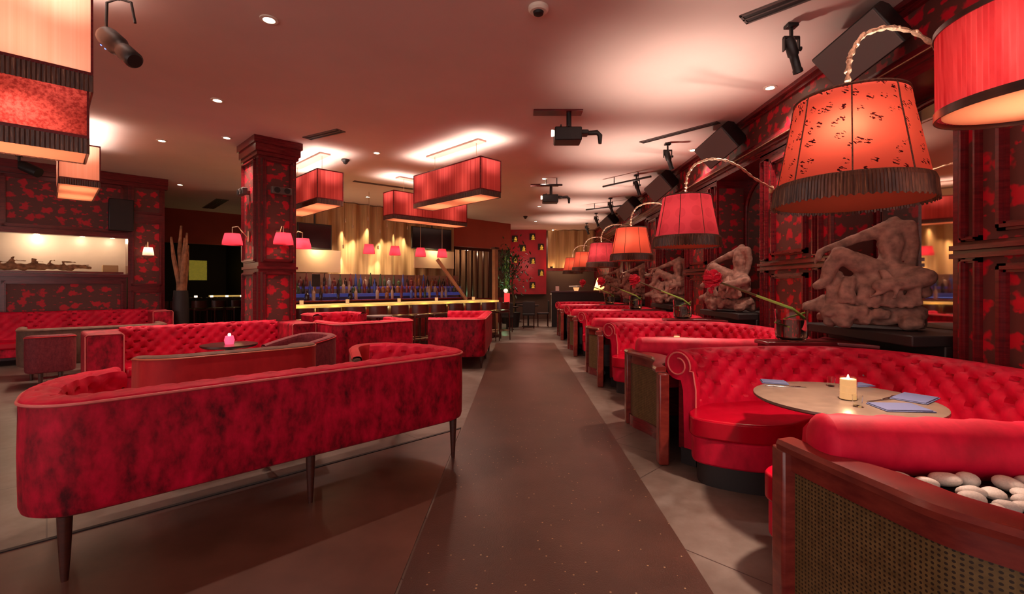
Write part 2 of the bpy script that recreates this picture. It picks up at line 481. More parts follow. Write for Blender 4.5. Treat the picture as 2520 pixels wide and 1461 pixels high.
# niche mirrors with arched tops
for i, (y0, y1) in enumerate(NICHE[1:]):
    t = thing('niche_mirror', ['tall arched mirror in the wall niche near the pleated drum shade', 'tall arched mirror behind the headless stone statue', 'tall arched mirror in the second niche, behind the sideways statue',
        'tall arched mirror in the third niche along the booth wall', 'tall arched mirror in the fourth niche along the booth wall', 'tall arched mirror in the last niche of the booth wall'][i], 'mirror')
    yc = (y0 + y1) / 2; hw = (y1 - y0) / 2 - .045; zt = 2.62
    arc = [(yc + hw * math.cos(a), zt + .45 * math.sin(a)) for a in [PI * k / 20 for k in range(21)]]
    pts = [(yc + hw, 1.0)] + arc + [(yc - hw, 1.0)]
    m = MB(); n = len(pts)
    m.v = [(3.745, p[0], p[1]) for p in pts] + [(3.765, p[0], p[1]) for p in pts]
    m.f = [tuple(range(n))[::-1], tuple(range(n, 2 * n))] + [(k, (k + 1) % n, n + (k + 1) % n, n + k) for k in range(n)]
    obj('glass', m, M['mirror'], t, smooth=False)
    obj('mirror_frame', MB().tube([(3.735, p[0], p[1]) for p in pts], .022, 8, closed=True), M['mahog'], t)
    # the black plinth that fills the foot of the niche
    tag(obj('plinth', MB().box(3.23, 3.72, y0 + .02, y1 - .02, 0, .94).box(2.98, 3.72, y0 + .02, y1 - .02, .935, 1.02), M['dark'], None, .01), ['black plinth in the niche near the pleated drum shade', 'black plinth that carries the headless stone statue',
        'black plinth under the statue of the second niche', 'black plinth in the third niche', 'black plinth in the fourth niche', 'black plinth in the last niche'][i], 'plinth')

# left wall (diagonal), with the kitchen hatch
VL = 13.0
wl = struct('wall_left', MB().box(-9, -2.4, VL, VL + .4, 0, ZC).box(-2.4, -.5, VL, VL + .4, 0, 1.62).box(-.5, 1.2, VL, VL + .4, 0, 1.62).box(-2.4, 1.22, VL, VL + .4, 2.42, ZC).box(1.22, 1.85, VL - .06, VL + .4, 0, ZC)
            .box(-2.4, 1.2, VL + 1.5, VL + 1.6, 0, ZC).box(1.65, 1.85, VL + .4, 17.5, 0, ZC), M['mahog'], D45)
dm = MB(); mo = MB()
for (a0, a1) in ((-2.4, -.72), (-.60, 1.16)):
    for (z0, z1) in ((.15, 1.50), (2.52, 3.50)):
        board_on(dm, (0, VL), (1, 0), (0, -1), a0, a1, z0, z1, .012)
        frame_on(mo, (0, VL - .01), (1, 0), (0, -1), a0, a1, z0, z1, .06, .05)
for (z0, z1) in ((.15, 1.30), (1.40, 2.80), (2.95, 3.55)):
    board_on(dm, (0, VL - .06), (1, 0), (0, -1), 1.27, 1.80, z0, z1, .012)
    frame_on(mo, (0, VL - .07), (1, 0), (0, -1), 1.27, 1.80, z0, z1, .05, .05)
obj('damask_panel', dm, M['damask'], wl, smooth=False)
mo.box(-2.4, 1.9, VL - .16, VL, 3.60, ZC).box(-2.4, 1.9, VL - .10, VL, 3.52, 3.60).box(-2.4, 1.22, VL - .10, VL + .02, 1.58, 1.64).box(-2.4, 1.22, VL - .08, VL + .02, 2.40, 2.48)
obj('moulding', mo, M['mahog'], wl, smooth=False)
M['tile'] = simple('pale_kitchen_tile', (.55, .42, .36), .35, var=.06, vs=3)
obj('kitchen_backing', MB().box(-2.4, 1.64, VL + 1.40, VL + 1.49, 0, ZC).box(1.56, 1.64, VL + .41, VL + 1.4, 0, ZC), M['tile'], wl, smooth=False)

# far walls
struct('wall_annex', MB().box(1.65, 4.9, 17.5, 17.7, 2.72, ZC), M['wallred'], D45)
M['darkpaint'] = simple('dark_olive_paint', (.035, .022, .010), .7)
struct('wall_doorway', MB().box(1.45, 5.2, 20.0, 20.2, 0, ZC).box(1.45, 1.65, 17.4, 20, 0, ZC).box(4.7, 4.9, 13.06, 20, 0, ZC).box(1.65, 4.7, 17.7, 20, 3.3, 3.4), M['darkpaint'], D45)
struct('wall_back', MB().box(3.9, 9.72, 12.92, 13.05, 0, ZC), simple('tan_wall_paper', (.40, .26, .16), .7), D45)
struct('trim_1', MB().box(9.72, 12.46, 12.86, 13.1, 2.76, ZC), M['wallred'], D45)
struct('wall_nook', MB().box(9.7, 12.5, 14.4, 14.6, 0, ZC), simple('dark_brown_paint', (.07, .035, .02), .7), D45)
struct('wall_far', MB().box(-18, 5, 20.0, 20.2, 0, ZC).box(-18.2, -18, -4, 20, 0, ZC), simple('dark_taupe_paint', (.09, .05, .035), .7))
struct('wall_far_red', MB().box(-.34, 1.18, 19.75, 19.98, 1.05, ZC), simple('crimson_lacquer', (.40, .002, .014), .4, var=.2, vs=2))

# central column
CU, CV, CW, CD = 2.35, 8.12, .57, .80
colm = struct('column', MB().box(CU, CU + CW, CV, CV + CD, 0, ZC), M['mahog'], D45)
dm = MB(); mo = MB()
for (z0, z1) in ((.2, 1.62), (1.78, 3.42)):
    board_on(dm, (CU, CV), (1, 0), (0, -1), .03, CW - .03, z0, z1, .010)
    frame_on(mo, (CU, CV - .008), (1, 0), (0, -1), .06, CW - .06, z0, z1, .05, .045)
    board_on(dm, (CU, CV), (0, 1), (-1, 0), .03, CD - .03, z0, z1, .010)
    frame_on(mo, (CU - .008, CV), (0, 1), (-1, 0), .06, CD - .06, z0, z1, .05, .045)
for (e, z0, z1) in ((.03, 3.46, 3.52), (.055, 3.52, 3.64), (.08, 3.64, ZC), (.022, 1.67, 1.71), (.04, 0, .14)):
    mo.box(CU - e, CU + CW + e, CV - e, CV + CD + e, z0, z1)
obj('damask_panel', dm, M['damask'], colm, smooth=False)
obj('moulding', mo, M['mahog'], colm, smooth=False)

# carpets
tag(obj('carpet_runner', MB().box(-.545, .885, -3.5, 11.5, 0, .008), M['runner']), 'long dark brown runner flecked with gold down the middle of the aisle', 'carpet')
k = 5.15
tag(obj('carpet', MB().prism([(-.56, k - .56), (-7.6, k - 7.6), (-7.6, -3.5), (-.56, -3.5)], 0, .007), M['rug']), 'smooth brown carpet under the long crushed velvet sofa', 'carpet')
a = uv(0, k / S2 + .0); 
ed = MB().prism([(-.56, k - .557), (-.56, k - .517), (-7.6, k - 7.557), (-7.6, k - 7.597)], 0, .012)
tag(obj('carpet_edging', ed, M['dark']), 'thin black metal strip along the diagonal carpet border', 'edging')

for (pu, pv, rot, lab) in ((CU + .30, CV - .04, 0, 'grey twin-lens floodlight high on the broad face of the column'), (CU - .04, CV + .40, -PI/2, 'dark floodlight high on the narrow side of the column')):
    t = thing('floodlight', lab, 'floodlight', uv(pu, pv), D45 + rot)
    obj('housing', MB().box(-.15, .15, -.12, -.04, 2.86, 2.97), M['greymetal'], t, .012)
    for q in (-.075, .075): obj('lens', MB().lathe([(0, 0), (.042, 0), (.046, .012), (0, .012)], n=20).xform(Matrix.Translation((q, -.118, 2.915)) @ Matrix.Rotation(R(90), 4, 'X')), M['blackplastic'], t)
    obj('bracket', MB().box(-.03, .03, -.05, .03, 2.88, 2.94), M['greymetal'], t)
# ------------------------------------------------------------------ upholstery
def resample(pts, step):
    pts = [Vector((p[0], p[1], 0)) for p in pts]
    L = [0]
    for a, b in zip(pts, pts[1:]): L.append(L[-1] + (b - a).length)
    n = max(2, int(round(L[-1] / step))); out = []; j = 0
    for i in range(n + 1):
        s = L[-1] * i / n
        while j < len(pts) - 2 and L[j + 1] < s: j += 1
        t = (s - L[j]) / max(1e-9, L[j + 1] - L[j]); out.append(pts[j].lerp(pts[j + 1], t))
    return out, L[-1]
def catmull(P, k=10):
    out = []; n = len(P)
    for i in range(n - 1):
        p0 = P[max(i - 1, 0)]; p1 = P[i]; p2 = P[i + 1]; p3 = P[min(i + 2, n - 1)]
        for j in range(k):
            t = j / k; t2 = t * t; t3 = t2 * t
            out.append(tuple(.5 * (2*p1[c] + (p2[c]-p0[c])*t + (2*p0[c]-5*p1[c]+4*p2[c]-p3[c])*t2 + (3*p1[c]-p0[c]-3*p2[c]+p3[c])*t3) for c in (0, 1)))
    out.append(tuple(P[-1])); return out
def u_path(L, D, r, k=10):
    """plan of a U: front left tip, back corners rounded, front right tip; back along y = 0"""
    h = L / 2
    P = [(-h, D), (-h, D * .6 + r * .4), (-h, r)]
    P += [(-h + r - r * math.cos(a), r - r * math.sin(a)) for a in [PI/2 * i / k for i in range(1, k + 1)]]
    P += [(h - r, 0)] + [(h - r + r * math.sin(a), r - r * math.cos(a)) for a in [PI/2 * i / k for i in range(1, k + 1)]]
    P += [(h, D * .6 + r * .4), (h, D)]
    return P
def u_curl(L, D, r, c, k=10):
    h = L / 2
    A = catmull([(-h + c, D), (-h + c * .42, D * .84), (-h + .03, D * .56), (-h, r)], 6)[:-1]
    B = [(-h + r - r * math.cos(a), r - r * math.sin(a)) for a in [PI/2 * i / k for i in range(0, k + 1)]]
    P = A + B
    return P + [(-x, y) for x, y in P[::-1]]
def frames(pts):
    """points with outward normals; the path runs so that the seat lies on its left"""
    out = []
    for i, p in enumerate(pts):
        t = pts[min(i + 1, len(pts) - 1)] - pts[max(i - 1, 0)]; t.normalize()
        out.append((p, Vector((t.y, -t.x, 0))))
    return out
def loft_profile(fr, prof, closed=False, disp=None, caps=False, L=1):
    """prof: list of (outward offset, z); disp(s, t, k) pushes the surface inwards"""
    rows = []; n = len(fr)
    for i, (p, nv) in enumerate(fr):
        s = L * i / (n - 1); row = []
        for k, (o, z) in enumerate(prof):
            if disp:
                k0 = prof[max(k - 1, 0)]; k1 = prof[min(k + 1, len(prof) - 1)]
                tx, tz = k1[0] - k0[0], k1[1] - k0[1]; l = math.hypot(tx, tz) or 1
                d = disp(s, k / (len(prof) - 1), k)
                # normal of the profile pointing to the seat / up
                o2 = o + tz / l * d; z2 = z - tx / l * d
                row.append(p + nv * o2 + Vector((0, 0, z2)))
            else: row.append(p + nv * o + Vector((0, 0, z)))
        rows.append(row)
    m = MB(); m.grid(rows, cu=closed, cap0=caps, cap1=caps); return m
def prof_fine(P, step):
    out = []
    for a, b in zip(P, P[1:]):
        n = max(1, int(round(math.hypot(b[0]-a[0], b[1]-a[1]) / step)))
        out += [(a[0] + (b[0]-a[0]) * i / n, a[1] + (b[1]-a[1]) * i / n) for i in range(n)]
    out.append(P[-1]); return out
def tuft(cw, ch, depth, Lp, fade=True):
    def f(s, t, k):
        a = s / cw + t * Lp / ch; b = s / cw - t * Lp / ch
        w = math.sqrt(abs(math.sin(PI * a)) * abs(math.sin(PI * b)) + 1e-6)
        d = depth * (w - .75)
        # deep pit at each button
        da = abs(a - round(a)); db = abs(b - round(b)); q = math.hypot(da, db)
        d -= depth * 2.0 * math.exp(-(q / .12) ** 2)
        return d * min(1, t * 5, (1 - t) * 8) if fade else d
    return f

def leg_mesh(h, r0=.030, r1=.014, splay=(0, 0)):
    m = MB(); rows = []
    for i in range(7):
        t = i / 6; r = r1 + (r0 - r1) * t ** .8
        rows.append([(splay[0]*(1-t) + r*math.cos(2*PI*k/12), splay[1]*(1-t) + r*math.sin(2*PI*k/12), h * t) for k in range(12)])
    m.grid(rows, cu=True, cap0=True, cap1=True); return m.mesh('leg', M['darkwood'])

def u_sofa(label, L, D, Ht, leg, loc, rz, r=.26, mats=('velvet', 'velvet2', 'leather', 'piping'), tufts=True, nleg=3, group=None, name='sofa', droop=0, cw=.17, th=.15, cat='sofa', curl=0):
    t = thing(name, label, cat, loc, rz, group)
    mo, mi, ms, mp = [M[x] for x in mats]
    pts, LL = resample(u_curl(L, D, r, curl) if curl else u_path(L, D, r), .035 if L > 2 else .05); fr = frames(pts)
    def dz(i):
        if not droop: return 0
        p = fr[i][0]; return -droop * max(0, (p.y / D)) ** 1.6
    def lower(m, np_, z0):
        # arms of a barrel chair run down towards the front
        if droop:
            for i in range(len(fr)):
                for k in range(np_):
                    x, y, z = m.v[i * np_ + k]
                    if z > z0: m.v[i * np_ + k] = (x, y, z + dz(i) * (z - z0) / (Ht - z0))
        return m
    b = leg
    prof = [(-.03, b), (-.008, b + .012), (0, b + .04), (.004, b + (Ht - b) * .5), (0, Ht - .025), (-.03, Ht - .03), (-th + .04, Ht - .04), (-th + .02, b + .05), (-th + .02, b)]
    obj('shell', lower(loft_profile(fr, prof, closed=True, caps=True), len(prof), leg + .1), mo, t)
    P = [(-.001, Ht - .024)] + [(-th * .5 + th * .5 * math.cos(a), Ht - .022 + .026 * math.sin(a)) for a in [PI * i / 8 for i in range(1, 8)]] + [(-th - .004, Ht - .05), (-th - .005, b + .12)]
    pf = prof_fine(P, .018); plen = sum(math.hypot(q[0]-p_[0], q[1]-p_[1]) for p_, q in zip(pf, pf[1:]))
    inner = loft_profile(fr, pf, disp=tuft(cw, .15, .016, plen) if tufts else None, L=LL)
    obj('tufted_back' if tufts else 'back_pad', lower(inner, len(pf), leg + .1), mi, t)
    pp = [p + nv * .003 + Vector((0, 0, Ht - .026 + dz(i))) for i, (p, nv) in enumerate(fr)]
    obj('piping', MB().tube(pp, .0075, 6), mp, t)
    # arm fronts
    for e in (0, -1):
        p, nv = fr[e]; zt = Ht - .02 + dz(len(fr) - 1 if e else 0)
        m = MB(); c = []
        for (o, z) in [(0, b), (0, zt - .03), (-.03, zt), (-th + .02, zt), (-th, zt - .05), (-th, b)]:
            q = p + nv * o; c.append((q.x, q.y, z))
        tg = Vector((-nv.y, nv.x, 0)) * (-1 if e == 0 else 1)
        n = len(c); m.v = [(x + tg.x*.005, y + tg.y*.005, z) for x, y, z in c] + [(x - tg.x*.03, y - tg.y*.03, z) for x, y, z in c]
        m.f = [tuple(range(n)), tuple(range(n, 2*n))[::-1]] + [(k, (k+1) % n, n + (k+1) % n, n + k) for k in range(n)]
        obj('arm_front', m, mo, t, .008)
    inn = [(p - nv * (th + .0)) for p, nv in fr]
    inn = [p for p in inn if p.y <= D]
    poly = [(p.x, p.y) for p in inn[(2 if curl else 0)::3]]
    if not curl: poly += [(inn[-1].x, D - .02), (inn[0].x, D - .02)]
    # keep a clean outline
    obj('seat_cushion', MB().prism(poly, b + .11, b + .22), ms, t, .028, seg=3)
    obj('seat_base', MB().prism(poly, b + .005, b + .12), mo, t, .01)
    lm = leg_mesh(leg)
    h = L / 2 - .16
    for row in (.07, D - .10):
        for i in range(nleg):
            x = -h + 2 * h * i / (nleg - 1)
            o = bpy.data.objects.new('leg', lm); C.objects.link(o); o.parent = t; o.location = (x, row, 0)
    return t

def box_sofa(label, u0, u1, vf, vb, Ht, leg, arm, group=None, end=0, name='tufted_sofa'):
    """deep-buttoned sofa facing the front (lower v) side, in the diagonal frame; the origin sits at its front centre"""
    uc = (u0 + u1) / 2; L = u1 - u0; D = vb - vf
    t = thing(name, label, 'sofa', uv(uc, vf), D45, group)
    h = L / 2; b = leg
    obj('back', MB().box(-h, h, D - .14, D, b, Ht - .03), M['velvet'], t, .03)
    # buttoned face of the back: a path along the inside
    pts, LL = resample([(h - arm, D - .15), (-h + arm, D - .15)], .035)
    fr = frames(pts)
    P = [(.13, Ht - .05)] + [(.065 + .07 * math.cos(a), Ht - .05 + .05 * math.sin(a)) for a in [PI * i / 6 for i in range(1, 6)]] + [(-.01, Ht - .06), (-.03, b + .22)]
    pf = prof_fine(P, .02); plen = sum(math.hypot(q[0]-p_[0], q[1]-p_[1]) for p_, q in zip(pf, pf[1:]))
    obj('tufted_back', loft_profile(fr, pf, disp=tuft(.15, .14, .022, plen), L=LL), M['velvet2'], t)
    for s in (-1, 1):
        if end and s != end and end != 2: pass
        x0, x1 = (-h, -h + arm) if s < 0 else (h - arm, h)
        obj('arm', MB().box(x0, x1, 0, D - .02, b, Ht - .03), M['velvet'], t, .035, seg=3)
        zz = Ht - .035
        obj('piping', MB().tube([(x0 + .01, -.001, b + .03), (x0 + .01, -.001, zz - .02), (x0 + .03, -.001, zz), (x1 - .03, -.001, zz), (x1 - .01, -.001, zz - .02), (x1 - .01, -.001, b + .03)], .008, 6), M['piping'], t)
    obj('seat_cushion', MB().box(-h + arm, h - arm, .02, D - .12, b + .14, b + .27), M['leather'], t, .035, seg=3)
    obj('seat_base', MB().box(-h + arm, h - arm, .04, D - .12, b, b + .15), M['velvet'], t, .01)
    lm = leg_mesh(leg, .028, .018)
    for x in (-h + .1, h - .1):
        for y in (.1, D - .1):
            o = bpy.data.objects.new('leg', lm); C.objects.link(o); o.parent = t; o.location = (x, y, 0)
    return t

# the lounge sofas
u_sofa('long crushed red velvet sofa seen from behind, standing across the brown carpet', 2.60, 1.02, .865, .31, uv(1.20, 3.02), D45, r=.24, name='sofa', curl=.38)
box_sofa('long red button-tufted sofa with thick square arms in front of the panelled column', .30, 2.92, 7.28, 8.06, .87, .15, .36)
box_sofa('red button-tufted banquette against the damask wall under the kitchen hatch', -1.9, 1.86, 11.95, 12.75, .92, .15, .35, name='banquette')
u_sofa('red velvet sofa seen from behind, between the column and the grey round table', 1.34, .82, .86, .18, uv(3.60, 6.62), D45, r=.16, nleg=2, name='sofa')
u_sofa('small red tufted sofa behind the grey round table, facing the camera side', .92, .6, .94, .15, uv(3.47, 8.25), D45 + PI, r=.12, nleg=2, name='sofa')
u_sofa('red velvet sofa beside the aisle carpet, its back turned to the booths', 2.35, .95, .86, .20, (-.56, 9.08, 0), R(90), r=.16, name='sofa')
bpy.data.objects['sofa'].location.z = .007
# barrel-backed lounge seats
M['rustpipe'] = simple('orange_piping', (.5, .10, .05), .5)
LM = ('mohair', 'rust', 'rust', 'rust')
u_sofa('rust red velvet loveseat with brown lining, seen from behind over the long crushed velvet sofa', 1.50, .72, .80, .2, uv(1.31, 4.92), D45, r=.30, mats=('rust', 'mohair', 'mohair', 'rustpipe'), tufts=False, nleg=2, name='loveseat', droop=.06, th=.13)
LM2 = ('maroon', 'maroon', 'maroon', 'rust')
u_sofa('maroon tub armchair at the end of the long tufted sofa', .78, .70, .76, .18, uv(2.72, 6.40), D45 + R(100), r=.30, mats=LM2, tufts=False, nleg=2, name='armchair', droop=.12, th=.11, cat='armchair')
u_sofa('maroon tub armchair on the bare floor, turned away beside the tufted sofa', .52, .62, .72, .2, uv(.04, 9.15), D45, r=.14, mats=LM2, tufts=False, nleg=2, name='armchair', droop=.10, th=.11, cat='armchair')
u_sofa('brown mohair loveseat with its back to the maroon armchair, facing the wall banquette', 1.8, .7, .76, .2, uv(.58, 9.95), D45, r=.2, mats=('mohair', 'mohair', 'mohair', 'mohair'), tufts=False, nleg=2, name='loveseat', th=.11)
u_sofa('small rust stool-like tub chair beside the right arm of the long crushed velvet sofa', .62, .55, .70, .15, uv(2.85, 5.35), D45 + R(160), r=.24, mats=LM, tufts=False, nleg=2, name='armchair', droop=.08, th=.10, cat='armchair')

# ------------------------------------------------------------------ the booths
BC = [2.86 + 2.83 * k for k in range(5)]
far_half = [(1.36, .79), (1.52, .90), (1.78, .965), (2.2, 1.03), (2.58, 1.0), (2.84, .76), (2.95, .38), (2.97, 0)]
half = [(1.24, -.87), (1.5, -.905), (1.78, -.955), (2.2, -1.03), (2.58, -1.0), (2.84, -.76), (2.95, -.38), (2.97, 0)]
PB = catmull(half + far_half[::-1][1:], 8)
def booth_meshes():
    pts, LL = resample(PB, .03); fr = frames(pts)
    g = {}
    # outward = away from the table
    c = [(.115 + .112 * math.cos(a), .778 + .112 * math.sin(a)) for a in [R(168) - R(250) * i / 18 for i in range(19)]]
    P = [(-.035, .44), (-.035, .52), (-.02, .64), (-.002, .74)] + c
    pf = prof_fine(P, .017); plen = sum(math.hypot(q[0]-p_[0], q[1]-p_[1]) for p_, q in zip(pf, pf[1:]))
    base = tuft(.16, .15, .031, plen)
    def dsp(s, t, k):
        return -base(s, t, k) * (1 if t < .44 else max(0, 1 - (t - .44) * 7)) * 1.0
    g['tufted_back'] = loft_profile(fr, [(o, z) for o, z in pf], disp=dsp, L=LL).mesh('tufted_back', M['velvet2'])
    g['back_panel'] = loft_profile(fr, [(.13, .12), (.13, .70), (.05, .72), (.03, .46), (.02, .12)], closed=True, caps=True).mesh('back_panel', M['mahog'])
    g['plinth'] = loft_profile(fr, [(.11, 0), (.11, .13), (-.02, .13), (-.02, 0)], closed=True, caps=True).mesh('plinth', M['dark'])
    # front facing strips and scroll ends
    for nm, e in (('scroll_end', 0), ('scroll_end_far', -1)):
        p, nv = fr[e]; x = p.x
        m = MB(); pass
        # outline: strip below, curl above
        ol = [(-.045, .14), (-.045, .60), (-.012, .73)] + ([(.115 + .118 * math.cos(a), .778 + .118 * math.sin(a)) for a in [R(180) - R(270) * i / 22 for i in range(23)]] if e else [(.0, .80), (.05, .84)]) + [(.09, .66), (.07, .58), (.06, .14)]
        td = Vector((-nv.y, nv.x, 0)) * (1 if e else -1)
        def q(o, z, dx, p=p, nv=nv, td=td): v = p + nv * o + td * dx; return (v.x, v.y, z)
        n = len(ol)
        m.v = [q(o, z, .035) for o, z in ol] + [q(o, z, -.01) for o, z in ol]
        m.f = [tuple(range(n)), tuple(range(n, 2*n))[::-1]] + [(k, (k+1) % n, n + (k+1) % n, n + k) for k in range(n)]
        g[nm] = m.mesh('scroll_end', M['velvet2'])
        m2 = MB(); spi = [(.115 + (.112 - .06 * i / 40) * math.cos(R(200) - R(470) * i / 40), .778 + (.112 - .06 * i / 40) * math.sin(R(200) - R(470) * i / 40)) for i in range(41)]
        m2.tube([q(-.042, .16, .04), q(-.042, .6, .04), q(-.018, .74, .04)] + [q(o, z, .04) for o, z in spi], .007, 6)
        g[nm + '_piping'] = m2.mesh('piping', M['piping'])
    # the seat: a C in plan with rounded ends
    # rounded velvet cap at the near end of the roll
    p, nv = fr[0]; rows = []
    for i in range(7):
        a = PI / 2 * i / 6; rr = .112 * math.cos(a) + .001; dx = .055 * math.sin(a)
        rows.append([tuple(p + nv * (.115 + rr * math.cos(2*PI*k/24)) + Vector((nv.y, -nv.x, 0)) * dx + Vector((0, 0, .778 + rr * math.sin(2*PI*k/24)))) for k in range(24)])
    g['roll_cap'] = MB().grid(rows, cu=True, cap1=True).mesh('roll_cap', M['velvet2'])
    inner = [(p - nv * .0) for p, nv in fr][2:-2]
    seat_in = catmull([(1.33, -.73), (1.26, -.62), (1.25, -.47), (1.42, -.34), (1.64, -.27), (1.84, -.31), (2.1, -.46), (2.38, -.44), (2.55, -.2), (2.58, 0)] , 6)
    seat_in += [(x, -y) for x, y in seat_in[::-1][1:]]
    seat_in[-1] = (1.345, .74)
    def seatpoly(gx, gi):
        out = [(p.x + (gx if p.x < 1.5 else 0), p.y) for p in inner[::3]]
        ins = [(x + gi, y) for x, y in seat_in[::-1]]
        return out + ins
    g['seat_cushion'] = MB().prism(seatpoly(0, 0), .335, .47).mesh('seat_cushion', M['leather'])
    g['seat_base'] = MB().prism(seatpoly(.015, .02), .15, .335).mesh('seat_base', M['velvet2'])
    g['seat_plinth'] = MB().prism(seatpoly(.05, .06), 0, .15).mesh('kick_board', M['dark'])
    return g
BG = booth_meshes()
def booth(loc, label):
    t = thing('booth', label, 'booth', loc, 0, 'horseshoe booths along the mirrored wall')
    for k in ('tufted_back', 'back_panel', 'plinth'): obj(k, BG[k], None, t)
    s = obj('scroll_end', BG['scroll_end_far'], None, t); obj('piping', BG['scroll_end_far_piping'], None, s)
    obj('arm_strip', BG['scroll_end'], None, t); obj('roll_cap', BG['roll_cap'], None, t)
    obj('seat_cushion', BG['seat_cushion'], None, t, .03, seg=3)
    obj('seat_base', BG['seat_base'], None, t, .015)
    obj('kick_board', BG['seat_plinth'], None, t)
    return t
BL = ['horseshoe booth of red tufted velvet around the table with blue-grey napkins, nearest the camera', 'red tufted horseshoe booth just beyond the one with the laid table',
      'third red tufted horseshoe booth along the mirrored wall', 'fourth red tufted horseshoe booth along the mirrored wall', 'last red tufted horseshoe booth, next to the dark partition']
bt = None
for k, y in enumerate(BC):
    booth((0, y, 0), BL[k])

# tables in the booths
def booth_table(x, y, label):
    t = thing('booth_table', label, 'table', (x, y, 0), 0, 'round booth tables')
    obj('tabletop', MB().lathe([(0, .715), (.40, .715), (.455, .722), (.47, .732), (.468, .744), (.455, .748), (.2, .749), (0, .749)], n=56), M['tabletop'], t)
    obj('pedestal', MB().lathe([(.045, .03), (.04, .1), (.035, .4), (.04, .66), (.12, .715)], n=20), M['darkwood'], t)
    obj('base', MB().lathe([(0, 0), (.145, 0), (.15, .015), (.12, .03), (.05, .04), (0, .04)], n=28), M['darkwood'], t)
    return t
TX = 1.90
for k, y in enumerate(BC):
    booth_table(TX, y - .10, ['round limed wood table laid with napkins inside the booth nearest the camera', 'round table in the second booth of the mirrored wall', 'round table in the third booth', 'round table in the fourth booth', 'round table in the last booth'][k])

# planters that divide the booths
def planter(yc, label, pebbles, near=False):
    t = thing('planter', label, 'planter', (0, yc, 0), 0, 'cane-fronted pebble planters between booths')
    # face curve along the aisle
    cur = catmull([(1.50, -.545), (1.45, -.38), (1.35, -.21), (1.245, -.06), (1.205, .09), (1.145, .36), (1.11, .545)] if near else [(1.11, -.545), (1.12, -.40), (1.20, -.2), (1.24, 0), (1.20, .2), (1.12, .40), (1.11, .545)], 6)
    pts, LL = resample(cur, .04); fr = frames(pts)
    # outward (right of travel) is +x for growing y
    obj('cane_panel', loft_profile(fr, [(.035, .10), (.035, .67), (.05, .67), (.05, .10)], closed=True, caps=True), M['cane'], t)
    rows = []
    for p, nv in fr:
        w = .062 + .07 * max(0, 1 - (abs(p.y) / .32) ** 3)
        rows.append([p + nv * o + Vector((0, 0, z)) for o, z in ((-.02, .715), (-.025, .738), (-.015, .756), (w - .02, .760), (w, .757), (w, .72))])
    obj('top_rail', MB().grid(rows, cu=True, cap0=True, cap1=True), M['mahog2'], t, 0)
    obj('upper_rail', loft_profile(fr, [(.02, .63), (.02, .716), (.07, .716), (.07, .63)], closed=True, caps=True), M['mahog2'], t)
    obj('lower_rail', loft_profile(fr, [(.015, 0), (.015, .11), (.07, .11), (.07, 0)], closed=True, caps=True), M['mahog'], t)
    for s in (-1, 1):
        px = .39 if near and s < 0 else 0
        m = MB().box(1.10 + px, 1.18 + px, s * .56 - .045, s * .56 + .045, 0, .716)
        obj('post', m, M['mahog2'], t, .012)
        # the rail that runs back beside the booth
        a = catmull([(1.24 + px, s * .36), (1.75, s * .275), (2.0, s * .24), (2.2, s * .20)], 6); pa, _ = resample(a, .05); fa = frames(pa)
        obj('side_rail', loft_profile(fa, [(-.028, .56), (-.028, .665), (.028, .665), (.028, .56)], closed=True, caps=True), M['mahog'], t)
    pl = [(p.x + .08, p.y) for p in pts if abs(p.y) < .31] + [(2.15, .18), (2.15, -.18)]
    obj('gravel_tray', MB().prism(pl, .60, .685), M['dark'], t)
    return t
YP = [1.445 + 2.83 * k for k in range(5)]
PL = ['cane-fronted planter with curved reddish rail and white pebbles, nearest the camera', 'cane-fronted planter between the laid booth and the one beyond it', 'third cane-fronted planter along the aisle', 'fourth cane-fronted planter along the aisle', 'last cane-fronted planter along the aisle']
for k, y in enumerate(YP): planter(y, PL[k], 0, k == 0)
pm = []
for s in range(4):
    random.seed(50 + s); m = MB(); ry = random.uniform(.6, .85)
    m.ball((0, 0, 0), 1, 1.0, ry, random.uniform(.42, .6), 9)
    m.v = [tuple(Vector(p) * (1 + .10 * mnoise.noise(Vector(p) * 1.3 + Vector((s * 9, 0, 0))))) for p in m.v]
    pm.append(m.mesh('pebble', M['pebble']))
random.seed(5)
for yc, num, where in ((YP[0], 44, 'in the cane-fronted planter nearest the camera'), (YP[1], 22, 'in the planter between the two nearest booths')):
    placed = []; tries = 0
    while len(placed) < num and tries < 9000:
        tries += 1
        x = random.uniform(1.34, 2.05); y = random.uniform(-.27, .27); r = random.uniform(.034, .052)
        if abs(y) > .27 - (x - 1.34) * .12 or (abs(y) < .16 and x < 1.46) or (yc < 2 and y < 0 and x < 1.62 + y * .2): continue
        if any((x - a) ** 2 + (y - b) ** 2 < (r + c) ** 2 * .62 for a, b, c in placed): continue
        placed.append((x, y, r))
        o = bpy.data.objects.new('pebble', random.choice(pm)); C.objects.link(o)
        o.location = (x, yc + y, .685 + r * .5); o.scale = (r, r, r); o.rotation_euler = (random.uniform(-.15, .15), random.uniform(-.15, .15), random.uniform(0, 6.3))
        tag(o, 'smooth pale pebble lying ' + where, 'pebble', 'pale pebbles ' + where)
